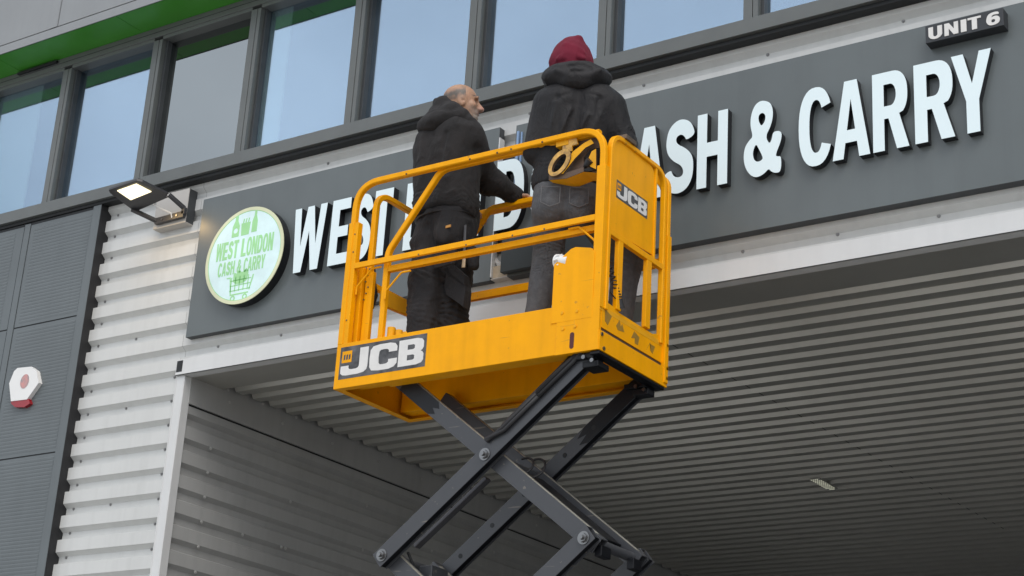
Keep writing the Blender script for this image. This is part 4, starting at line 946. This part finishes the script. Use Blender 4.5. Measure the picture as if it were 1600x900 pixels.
def bounds(prims, pad):
    pts = []
    for p in prims:
        if p[0] == 'c': r_ = max(p[3], p[4]); pts += [V3(p[1]) - r_, V3(p[1]) + r_, V3(p[2]) - r_, V3(p[2]) + r_]
        else: r_ = max(p[3]); pts += [V3(p[1]) - r_, V3(p[1]) + r_]
    pts = np.array(pts); return pts.min(0) - pad, pts.max(0) + pad
def mesh_prims(prims, k, h, wrap=None, pad=.03):
    f = field(prims, k); f = wrap(f) if wrap else f; lo, hi = bounds(prims, pad); return surf(f, lo, hi, h)
def cut(f, pt, n_, k=.01):     # keep the side the normal points away from
    pt, n_ = V3(pt), V3(n_) / np.linalg.norm(V3(n_))
    return lambda P: -smin(-f(P), -((P - pt) @ n_), k)
def boot(an, fwd, parent_list):
    an = V3(an); F = V3(fwd); F[2] = 0; F /= np.linalg.norm(F); z0 = 4.875
    heel = np.array([an[0], an[1], z0 + .035]) - F * .035; toe_ = heel + F * .20
    return [('c', an + np.array([0, 0, .06]), np.array([an[0], an[1], z0 + .06]), .052, .052), ('c', heel, toe_, .036, .036), ('c', heel + np.array([0, 0, .02]), heel + F * .12 + np.array([0, 0, .02]), .042, .038)]

def lerp(a, b_, q): return V3(a) * (1 - q) + V3(b_) * q
# ---- worker on the left: bald head turned to the right, black hooded top, work trousers
def man_left():
    root = thing('person', 'bald bearded man in black hooded top and cargo trousers, hand on the far rail', 'person', (-6.0, -.9, 4.875))
    hc = at(722, 163, -.88); F = Vector((.80, .60, .07)); up = Vector((.05, 0, 1))
    nk = at(702, 205, -.90); ch_ = at(699, 238, -.90); wst = at(697, 330, -.90); pel = at(694, 368, -.90)
    R = Vector((.97, -.10, 0)).normalized(); D = Vector((.10, .97, 0)).normalized()   # his right, his front
    sc0 = nk + Vector((0, 0, -.075)); sR = sc0 + R * .170 + Vector((0, 0, -.035)); sL = sc0 - R * .175 + Vector((0, 0, -.035))
    eR = at(765, 284, -.66); wR = at(806, 306, -.50); eL = sL + D * .10 + Vector((-.03, 0, -.27)); wL = eL + D * .22 + R * .10 + Vector((0, 0, -.04))
    hpR = pel + R * .085; hpL = pel - R * .085
    kR = at(712, 432, -.83); kL = at(667, 438, -.97); aR = at(703, 524, -.84); aL = at(660, 534, -.99); aR.z = aL.z = 4.955
    # clothing prims
    bk_ = -D
    jk = [('c', sc0 + R * .09 + bk_ * .01, wst + R * .062, .150, .148, (D, .95)), ('c', sc0 - R * .09 + bk_ * .01, wst - R * .062, .150, .148, (D, .95)),
          ('c', wst + R * .055, wst + R * .055 + Vector((0, 0, -.06)), .148, .136), ('c', wst - R * .055, wst - R * .055 + Vector((0, 0, -.06)), .148, .134),
          ('c', sc0 - R * .12, sc0 + R * .12, .090, .090), ('c', sR, eR, .100, .084), ('c', eR, lerp(eR, wR, .92), .083, .054), ('c', sL, eL, .100, .080), ('c', eL, wL, .072, .050),
          ('c', sc0 + D * .04 + Vector((0, 0, -.1)), wst + D * .10 + Vector((0, 0, -.05)), .12, .135), ('c', wst + D * .10 + R * .03, wst + D * .10 + R * .03 + Vector((0, 0, -.10)), .125, .11),
          ('c', sc0 + Vector((0, 0, .04)), nk + Vector((.01, 0, .03)), .085, .072)]
    def jx(f):
        g = clothfield(f, .016, (7, 7, 5), 3, extra=lambda P: crease(P, [sR + bk_ * .145 - R * .05 + Vector((0, 0, .0)), sR + bk_ * .165 - R * .075 + Vector((0, 0, -.16))], -.016, .018) + crease(P, [sL + bk_ * .145 + R * .03, sL + bk_ * .165 + R * .05 + Vector((0, 0, -.16))], -.010, .018)
            + rings(P, lerp(eR, sR, .35), lerp(eR, wR, .5), 4, .006, 5, .13) + rings(P, lerp(eR, wR, .55), lerp(eR, wR, .98), 3, .007, 8, .09)
            + rings(P, wst + Vector((0, 0, .13)), wst + Vector((0, 0, -.05)), 3, .005, 6, .30)
            + crease(P, [wst + bk_ * .12 - R * .18 + Vector((0, 0, .05)), wst + bk_ * .13 + R * .05 + Vector((0, 0, -.01)), wst + bk_ * .12 + R * .18 + Vector((0, 0, .07))], .010, .020))
        return cut(g, wst + Vector((0, 0, -.075)) , (0, -.35, -1), .015)
    jkt = mesh_prims(jk, .035, .0085, jx)
    # hood bunched round the neck
    hb = nk + Vector((0, 0, -.005)); hd_ = []
    for q in np.linspace(-2.7, 2.7, 17):
        b_ = V3(hb) + V3(R) * math.sin(q) * .090 - V3(D) * (math.cos(q) * .095 - .02) + np.array([0, 0, .062 + .052 * math.cos(q)]); hd_.append(b_)
    hp = [('c', a, b_, .036, .036) for a, b_ in zip(hd_, hd_[1:])] + [('e', V3(hb) - V3(D) * .095 + np.array([0, 0, .012]) - V3(R) * .01, (V3(R), V3(D), np.array([0, 0, 1.])), (.150, .095, .062)), ('e', V3(hb) - V3(D) * .07 + np.array([0, 0, .065]), (V3(R), V3(D), np.array([0, 0, 1.])), (.115, .080, .050)), ('c', V3(hb) - V3(R) * .06 - V3(D) * .03 + np.array([0, 0, .06]), V3(hb) - V3(R) * .05 - V3(D) * .10 + np.array([0, 0, .04]), .028, .03)]
    ed = [V3(at(x_, y_, d_)) for x_, y_, d_ in ((683, 160, -.93), (693, 163, -.965), (707, 172, -.985), (721, 183, -.975), (733, 196, -.94), (741, 206, -.88))]
    hp += [('c', a, b_, .027, .027) for a, b_ in zip(ed, ed[1:])] + [('c', ed[1], V3(hb), .045, .06), ('c', ed[2], V3(hb), .040, .06), ('c', ed[3], V3(hb) + V3(D) * .03, .040, .06), ('c', ed[4], V3(hb) + V3(D) * .06 - np.array([0, 0, .03]), .036, .055), ('c', V3(at(679, 176, -.93)), V3(at(690, 182, -.95)), .034, .036)]
    hood = mesh_prims(hp, .045, .0075, lambda f: clothfield(f, .006, (9, 9, 14), 12, extra=lambda P: crease(P, [ed[1] - .02 * V3(D) - np.array([0, 0, .035]), ed[2] - np.array([0, 0, .045]) - .03 * V3(D), ed[3] - np.array([0, 0, .055]) - .02 * V3(D)], -.012, .012)))
    smesh('hooded_top', [jkt, hood], hoodie, root)
    tr = [('c', hpR + Vector((0, 0, .07)), hpR + bk_ * .02 + Vector((0, 0, -.04)), .118, .120), ('c', hpL + Vector((0, 0, .07)), hpL + bk_ * .02 + Vector((0, 0, -.04)), .118, .120), ('c', pel + Vector((0, 0, .09)) - R * .04, pel + Vector((0, 0, .09)) + R * .04, .13, .13),
          ('c', hpR, kR, .116, .102), ('c', kR, aR, .100, .092), ('c', hpL, kL, .116, .100), ('c', kL, aL, .098, .090)]
    cpk = lerp(kR, hpR, .18) + V3(R) * .035
    tr += [('c', lerp(hpR, kR, .62) + V3(R) * .055, lerp(kR, aR, .38) + V3(R) * .035, .062, .070)]
    def tx(f):
        return clothfield(f, .019, (9, 9, 6), 22, extra=lambda P: crease(P, [hpR * .5 + kR * .5 + R * .10 + bk_ * .05, kR + R * .06 + bk_ * .10 + Vector((0, 0, .10)), kR + R * .09 + bk_ * .09 + Vector((0, 0, -.12)), kR + R * .13 + Vector((0, 0, -.20))], -.013, .012) + crease(P, [hpR * .55 + kR * .45 + R * .02 + bk_ * .12, kR + R * .12 + bk_ * .04 + Vector((0, 0, -.0))], .012, .016) + rings(P, lerp(kR, aR, .35), lerp(kR, aR, 1.0), 4, .0055, 23, .13) + rings(P, lerp(kL, aL, .25), lerp(kL, aL, 1.0), 4, .0055, 24, .13) + rings(P, lerp(hpL, kL, .65), lerp(kL, aL, .25), 2.5, .005, 25, .14) + rings(P, lerp(hpR, kR, .6), lerp(kR, aR, .2), 2.5, .005, 29, .14))
    trm = mesh_prims(tr, .028, .0085, tx); trs = smesh('trousers', [trm], workt, root)
    # belt, pockets, tag, tool strap
    b = MB(); n_ = 40
    rg = [wst + Vector((0, 0, -.065)) + R * (.195 * math.cos(a)) + D * (.142 * math.sin(a)) for a in np.linspace(0, 2 * math.pi, n_)]
    b.tube(rg, .021, rubber, 6, caps=False, ry=.006, side=(0, 0, 1)); b.build('belt', root)
    pt = at(700, 381, -1.055)
    b = MB(); b.prism([[(-.085, -.10), (.075, -.10), (.085, .03), (-.09, .035)]], at(698, 392, -1.055), R, UZ, 0, .014, workt); b.build('back_pocket', root, bevel=.004)
    b = MB(); b.prism([[(-.02, -.008), (.02, -.008), (.02, .008), (-.02, .008)]], at(701, 354, -1.052), R, UZ, 0, .006, mat('tag_orange', (.55, .27, .06), .6)); b.build('label_tag', root)
    b = MB(); p0 = at(727, 352, -.98); p1 = at(724, 418, -1.02); b.tube([p0, lerp(p0, p1, .5) + np.array([.008, -.01, 0]), p1], .010, mat('tool_strap', (.06, .06, .065), .6), 8, ry=.004, side=(0, 1, 0)); b.tube([p1 + Vector((0, 0, .055)), p1], .013, mat('strap_end', (.55, .42, .27), .6), 8, ry=.005); b.build('tool_strap', root)
    cp = [(lambda v: (v.x, v.z))(at(620 + a / 4.5, 320 + c / 4.5, -.965)) for a, c in ((352, 440), (385, 425), (470, 500), (482, 600), (466, 715), (345, 628), (334, 575))]
    b = MB(); b.prism([cp], (0, 0, 0), UX, UZ, .90, .965, workt); b.build('cargo_pocket', root, bevel=.012)
    fp = [(lambda v: (v.x, v.z))(at(620 + a / 4.5, 320 + c / 4.5, -.972)) for a, c in ((350, 432), (385, 410), (478, 495), (474, 560), (372, 478))]
    b = MB(); b.prism([fp], (0, 0, 0), UX, UZ, .92, .973, workt); b.build('pocket_flap', root, bevel=.006)
    pc = [('c', at(738, 395, -.93), at(740, 415, -.93), .040, .030)]
    smesh('side_pouch', [mesh_prims(pc, .02, .008, lambda f: clothfield(f, .006, (12, 12, 9), 5))], workt, root)
    smesh('boots', [mesh_prims(boot(aL, D + R * -.1, 0), .02, .01), mesh_prims(boot(aR, D + R * .25, 0), .02, .01)], bootm, root)
    # body
    hp_, fr = head(hc, F, up, 1.12)
    hpf = headfield(hp_, fr); lo, hi = bounds(hp_, .02); hm = surf(hpf, lo, hi, .0042)
    tk = [('c', sc0, wst, .12, .11), ('c', nk + Vector((0, 0, .02)), sc0, .058, .08), ('c', sL, sR, .06, .06), ('c', wst, pel, .11, .10), ('c', sR, eR, .05, .042), ('c', eR, wR, .042, .028), ('c', sL, eL, .05, .042), ('c', eL, wL, .042, .028), ('c', hpR, kR, .085, .06), ('c', kR, aR, .058, .04), ('c', hpL, kL, .085, .06), ('c', kL, aL, .058, .04)]
    tm = mesh_prims(tk, .03, .014)
    hR = hand(wR, (.85, .42, -.06), (.1, .25, -1), 1, (.55, .9, .7)); hL = hand(wL, D * .9 + R * .3, (.3, .1, -1), -1, (.4, .5, .4))
    Ff, Rr, Uu, cc = fr
    def col(V):
        q = (V - cc) / 1.12; f_, r_, u_ = q @ Ff, q @ Rr, q @ Uu; base = np.tile(np.array([.41, .235, .15]), (len(V), 1))
        inh = np.linalg.norm(q, axis=1) < .17
        def blend(m_, c_):
            m_ = np.clip(m_, 0, 1) * inh; base[:] = base * (1 - m_[:, None]) + np.array(c_) * m_[:, None]
        nz = noise3(q[:, 0] * 60 + 99, q[:, 1] * 60 + 99, q[:, 2] * 60 + 99, 3)
        blend((.045 - np.abs(u_ - .045 - f_ * .2)) * 25 * (f_ < .02) * (f_ > -.13) + nz * .4 * (f_ < .01), (.105, .088, .075))    # cropped hair round the sides
        blend(((f_ - .02) * 30) * np.clip((-.045 - u_) * 45 + 1 - np.abs(0), 0, 1) * .55 + 0 * nz, (.30, .23, .19))                    # stubble
        blend(((f_ > .062) & (u_ < -.078)) * (.6 + .3 * nz), (.42, .36, .31))
        e = np.sqrt(((u_ + .0635) / .008) ** 2 + (r_ / .024) ** 2 + ((f_ - .088) / .02) ** 2); blend(1.4 - e, (.20, .07, .06))
        for s_ in (1, -1):
            e = np.sqrt(((u_ - .034) / .006) ** 2 + ((r_ - .033 * s_) / .022) ** 2 + ((f_ - .085) / .03) ** 2); blend(1.6 - e, (.05, .03, .02))
            e = np.sqrt(((u_ - .008) / .013) ** 2 + ((r_ - .031 * s_) / .020) ** 2 + ((f_ - .080) / .03) ** 2); blend((1.3 - e) * .6, (.20, .09, .06))
        blend(.5 * np.exp(-((f_ - .112) ** 2 + (u_ + .034) ** 2) / .0004), (.50, .20, .14))
        blend(.7 * ((f_ > -.02) & (u_ < -.095) & (f_ < .05)), (.18, .10, .07))
        return base
    body = smesh('body', [hm, tm, mesh_prims(hR, .006, .0045, pad=.015), mesh_prims(hL, .006, .006, pad=.015)], skinM, root, colour=col)
man_left()

# ---- worker on the right: seen from behind, maroon hood up, black jacket, grey jeans
def man_right():
    root = thing('person', 'worker from behind in maroon hood, black jacket and grey jeans', 'person', (-5.1, -.95, 4.875))
    D = Vector((-.50, .866, 0)); R = Vector((.866, .50, 0)); bk_ = -D
    hc = at(893, 95, -.98); nk = at(901, 128, -.99); wst = at(882, 283, -.98); pel = at(884, 318, -.98)
    sc0 = at(906, 158, -.99); sR = sc0 + R * .185 + Vector((0, 0, -.045)); sL = sc0 - R * .190 + Vector((0, 0, -.03))
    eL = sL + R * -.055 + D * .03 + Vector((0, 0, -.30)); wL = eL + D * .22 + R * .04 + Vector((0, 0, .02))
    eR = sR + R * .085 + D * .04 + Vector((0, 0, -.23)); wR = eR + D * .20 + R * -.02 + Vector((0, 0, -.02))
    hpR = pel + R * .090; hpL = pel - R * .085
    kL = at(856, 408, -.94); aL = at(836, 510, -.97); aL.z = 4.955; kR = at(981, 404, -.60); aR = at(966, 521, -.62); aR.z = 4.955
    jk = [('c', sc0 + R * .10 + Vector((0, 0, -.03)), wst + R * .075, .135, .128), ('c', sc0 - R * .10 + Vector((0, 0, -.03)), wst - R * .060, .135, .128), ('c', sc0 - R * .13, sc0 + R * .13, .085, .085),
          ('c', wst + R * .065, wst + R * .06 + Vector((0, 0, -.06)), .128, .125), ('c', wst - R * .055, wst - R * .055 + Vector((0, 0, -.06)), .126, .122),
          ('c', sL, eL, .092, .075), ('c', eL, wL, .074, .052), ('c', sR, eR, .094, .078), ('c', eR, wR, .074, .052), ('c', sc0 + Vector((0, 0, .02)), nk, .085, .07)]
    def jx(f):
        def ex(P):
            d = rings(P, lerp(eR, sR, .6), lerp(eR, wR, .5), 6, .007, 31, .12) + rings(P, lerp(eL, sL, .5), lerp(eL, wL, .5), 5, .007, 32, .11)
            m0 = sc0 + bk_ * .135
            for i, (x0, z0, x1, z1, am) in enumerate(((-.13, -.08, -.17, -.38, .012), (-.04, -.12, -.14, -.40, .011), (.05, -.16, -.06, -.42, .012), (.13, -.15, .03, -.42, .010), (.17, -.20, .10, -.40, .009), (-.17, -.10, -.20, -.25, -.012))):
                d = d + crease(P, [m0 + R * x0 + Vector((0, 0, z0)), m0 + R * (x0 + x1) / 2 * 1.03 + Vector((0, 0, (z0 + z1) / 2)), m0 + R * x1 + Vector((0, 0, z1))], am * 1.6, .021)
            d = d + crease(P, [m0 + R * -.17 + Vector((0, 0, -.065)), m0 + R * -.06 + Vector((0, 0, -.02)), m0 + R * .08 + Vector((0, 0, -.02)), m0 + R * .18 + Vector((0, 0, -.06))], -.006, .008)   # yoke seam
            d = d + crease(P, [sR - R * .06 + bk_ * .10 + Vector((0, 0, .05)), sR - R * .065 + bk_ * .135 + Vector((0, 0, -.05)), sR - R * .075 + bk_ * .14 + Vector((0, 0, -.2))], -.014, .016) + crease(P, [sL + R * .06 + bk_ * .10 + Vector((0, 0, .05)), sL + R * .06 + bk_ * .135 + Vector((0, 0, -.05)), sL + R * .06 + bk_ * .14 + Vector((0, 0, -.2))], -.013, .016)
            return d + rings(P, wst + Vector((0, 0, .10)), wst + Vector((0, 0, -.06)), 3, .006, 33, .26)
        return cut(clothfield(f, .008, (5, 5, 3.4), 41, extra=ex), wst + Vector((0, 0, -.06)), (0, 0, -1), .015)
    jkt = mesh_prims(jk, .035, .0085, jx)
    hb = V3(nk) + np.array([0, 0, -.012]); RR_, DD = V3(R), V3(D)
    up0 = np.array([0, 0, 1.])
    hp = [('e', hb - DD * .075 - up0 * .012 + RR_ * .006, (RR_, DD, up0), (.205, .098, .062)), ('e', hb - DD * .055 + up0 * .045, (RR_, DD, up0), (.150, .105, .055)),
          ('c', hb - DD * .125 - RR_ * .045 - up0 * .060, hb - DD * .125 + RR_ * .045 - up0 * .058, .032, .032), ('c', hb - RR_ * .13 + DD * .03, hb - RR_ * .10 - DD * .05, .05, .05), ('c', hb + RR_ * .13 + DD * .03, hb + RR_ * .10 - DD * .05, .05, .05)]
    def hx(f):
        m0 = hb - DD * .165
        return clothfield(f, .006, (8, 8, 11), 43, extra=lambda P: crease(P, [m0 - RR_ * .04 + up0 * .02, m0 + RR_ * .03 + up0 * .032, m0 + RR_ * .085 + up0 * .015, m0 + RR_ * .04 - up0 * .012, m0 - RR_ * .02 - up0 * .008], -.008, .020) + crease(P, [m0 - RR_ * .12 - up0 * .0, m0 - RR_ * .02 - up0 * .045, m0 + RR_ * .09 - up0 * .03, m0 + RR_ * .15 + up0 * .01], .008, .014))
    hood = mesh_prims(hp, .05, .0075, hx)
    smesh('jacket', [jkt, hood], shell, root)
    # maroon hood pulled up over the head
    up = V3((0, 0, 1)); c = V3(hc)
    mh = [('e', c + up * .020, (DD, RR_, up), (.122, .116, .118)), ('e', c + up * -.04 - DD * .01, (DD, RR_, up), (.115, .132, .10)), ('c', c + up * .10 + RR_ * .015 - DD * .02, c + up * .125 + RR_ * .04 - DD * .05, .050, .024), ('c', c - up * .09, c - up * .14, .10, .10)]
    def mx_(f):
        m0 = c - DD * .115
        return clothfield(f, .006, (10, 10, 8), 51, extra=lambda P: crease(P, [m0 - RR_ * .10 + up * -.06, m0 + up * -.015 + RR_ * -.01, m0 + RR_ * .085 + up * -.045], .013, .014) + crease(P, [m0 - RR_ * .04 + up * .05, m0 + RR_ * .02 + up * .03, m0 + RR_ * .08 + up * .0], .009, .014) + crease(P, [m0 - RR_ * .05 + up * -.07, m0 + RR_ * .02 + up * -.045, m0 + RR_ * .09 + up * -.08], -.008, .010))
    smesh('hood', [mesh_prims(mh, .04, .007, mx_)], maroon, root)
    tr = [('c', hpR + Vector((0, 0, .07)), hpR + bk_ * .025 + Vector((0, 0, -.06)), .105, .112), ('c', hpL + Vector((0, 0, .07)), hpL + bk_ * .025 + Vector((0, 0, -.06)), .105, .112), ('c', pel - R * .05 + Vector((0, 0, .06)), pel + R * .05 + Vector((0, 0, .06)), .115, .115),
          ('c', hpL, kL, .108, .084), ('c', kL, aL, .084, .070), ('c', hpR, kR, .108, .092), ('c', kR, aR, .094, .066)]
    def tx(f):
        m0 = pel + bk_ * .13
        return clothfield(f, .007, (7, 7, 5), 61, extra=lambda P: rings(P, lerp(hpL, kL, .55), lerp(kL, aL, .42), 8, .009, 62, .12) + rings(P, lerp(kR, aR, -.3), lerp(kR, aR, .35), 5, .007, 63, .12)
            + crease(P, [m0 + Vector((0, 0, .10)), m0 + Vector((0, 0, -.10)), m0 + D * .03 + Vector((0, 0, -.17))], -.007, .010) + crease(P, [m0 - R * .17 + Vector((0, 0, -.11)), m0 - R * .05 + Vector((0, 0, -.13)), m0 + R * .01 + Vector((0, 0, -.09))], -.007, .014) + crease(P, [m0 + R * .02 + Vector((0, 0, -.09)), m0 + R * .09 + Vector((0, 0, -.03)), m0 + R * .18 + Vector((0, 0, .0))], .008, .02))
    smesh('jeans', [mesh_prims(tr, .028, .0085, tx)], denim, root)
    for sg in (-1, 1):
        b = MB(); o_ = pel + bk_ * .146 + R * (.083 * sg) + Vector((0, 0, -.01))
        for seg in (((-.055, .05), (-.055, -.05)), ((-.055, -.05), (0, -.075)), ((0, -.075), (.055, -.05)), ((.055, -.05), (.055, .05)), ((-.055, .05), (.055, .05))):
            p_, q_ = [o_ + R * s_[0] + Vector((0, 0, s_[1])) for s_ in seg]; b.tube([p_, q_], .0028, mat('seam_grey', (.12, .12, .125), .8), 6)
        b.build('pocket_seam', root)
    smesh('boots', [mesh_prims(boot(aL, D, 0), .02, .01), mesh_prims(boot(aR, D + R * .4, 0), .02, .01)], bootm, root)
    hp_, fr = head(hc, D, (0, 0, 1)); hpf = headfield(hp_, fr); lo, hi = bounds(hp_, .02); hm = surf(hpf, lo, hi, .006)
    tk = [('c', sc0, wst, .11, .10), ('c', hc, sc0, .058, .08), ('c', sL, sR, .06, .06), ('c', wst, pel, .10, .09), ('c', sR, eR, .05, .042), ('c', eR, wR, .042, .028), ('c', sL, eL, .05, .042), ('c', eL, wL, .042, .028), ('c', hpR, kR, .08, .055), ('c', kR, aR, .055, .04), ('c', hpL, kL, .08, .055), ('c', kL, aL, .055, .04)]
    tm = mesh_prims(tk, .03, .014)
    hR = hand(wR, V3(D) - V3(R) * .1, (0, 0, -1), -1, (.5, .6, .5)); hL = hand(wL, V3(D) + V3(R) * .2, (0, 0, -1), 1, (.5, .6, .5))
    smesh('body', [hm, tm, mesh_prims(hR, .006, .006, pad=.015), mesh_prims(hL, .006, .006, pad=.015)], skinM, root, colour=lambda V: np.tile(np.array([.42, .25, .17]), (len(V), 1)))
man_right()
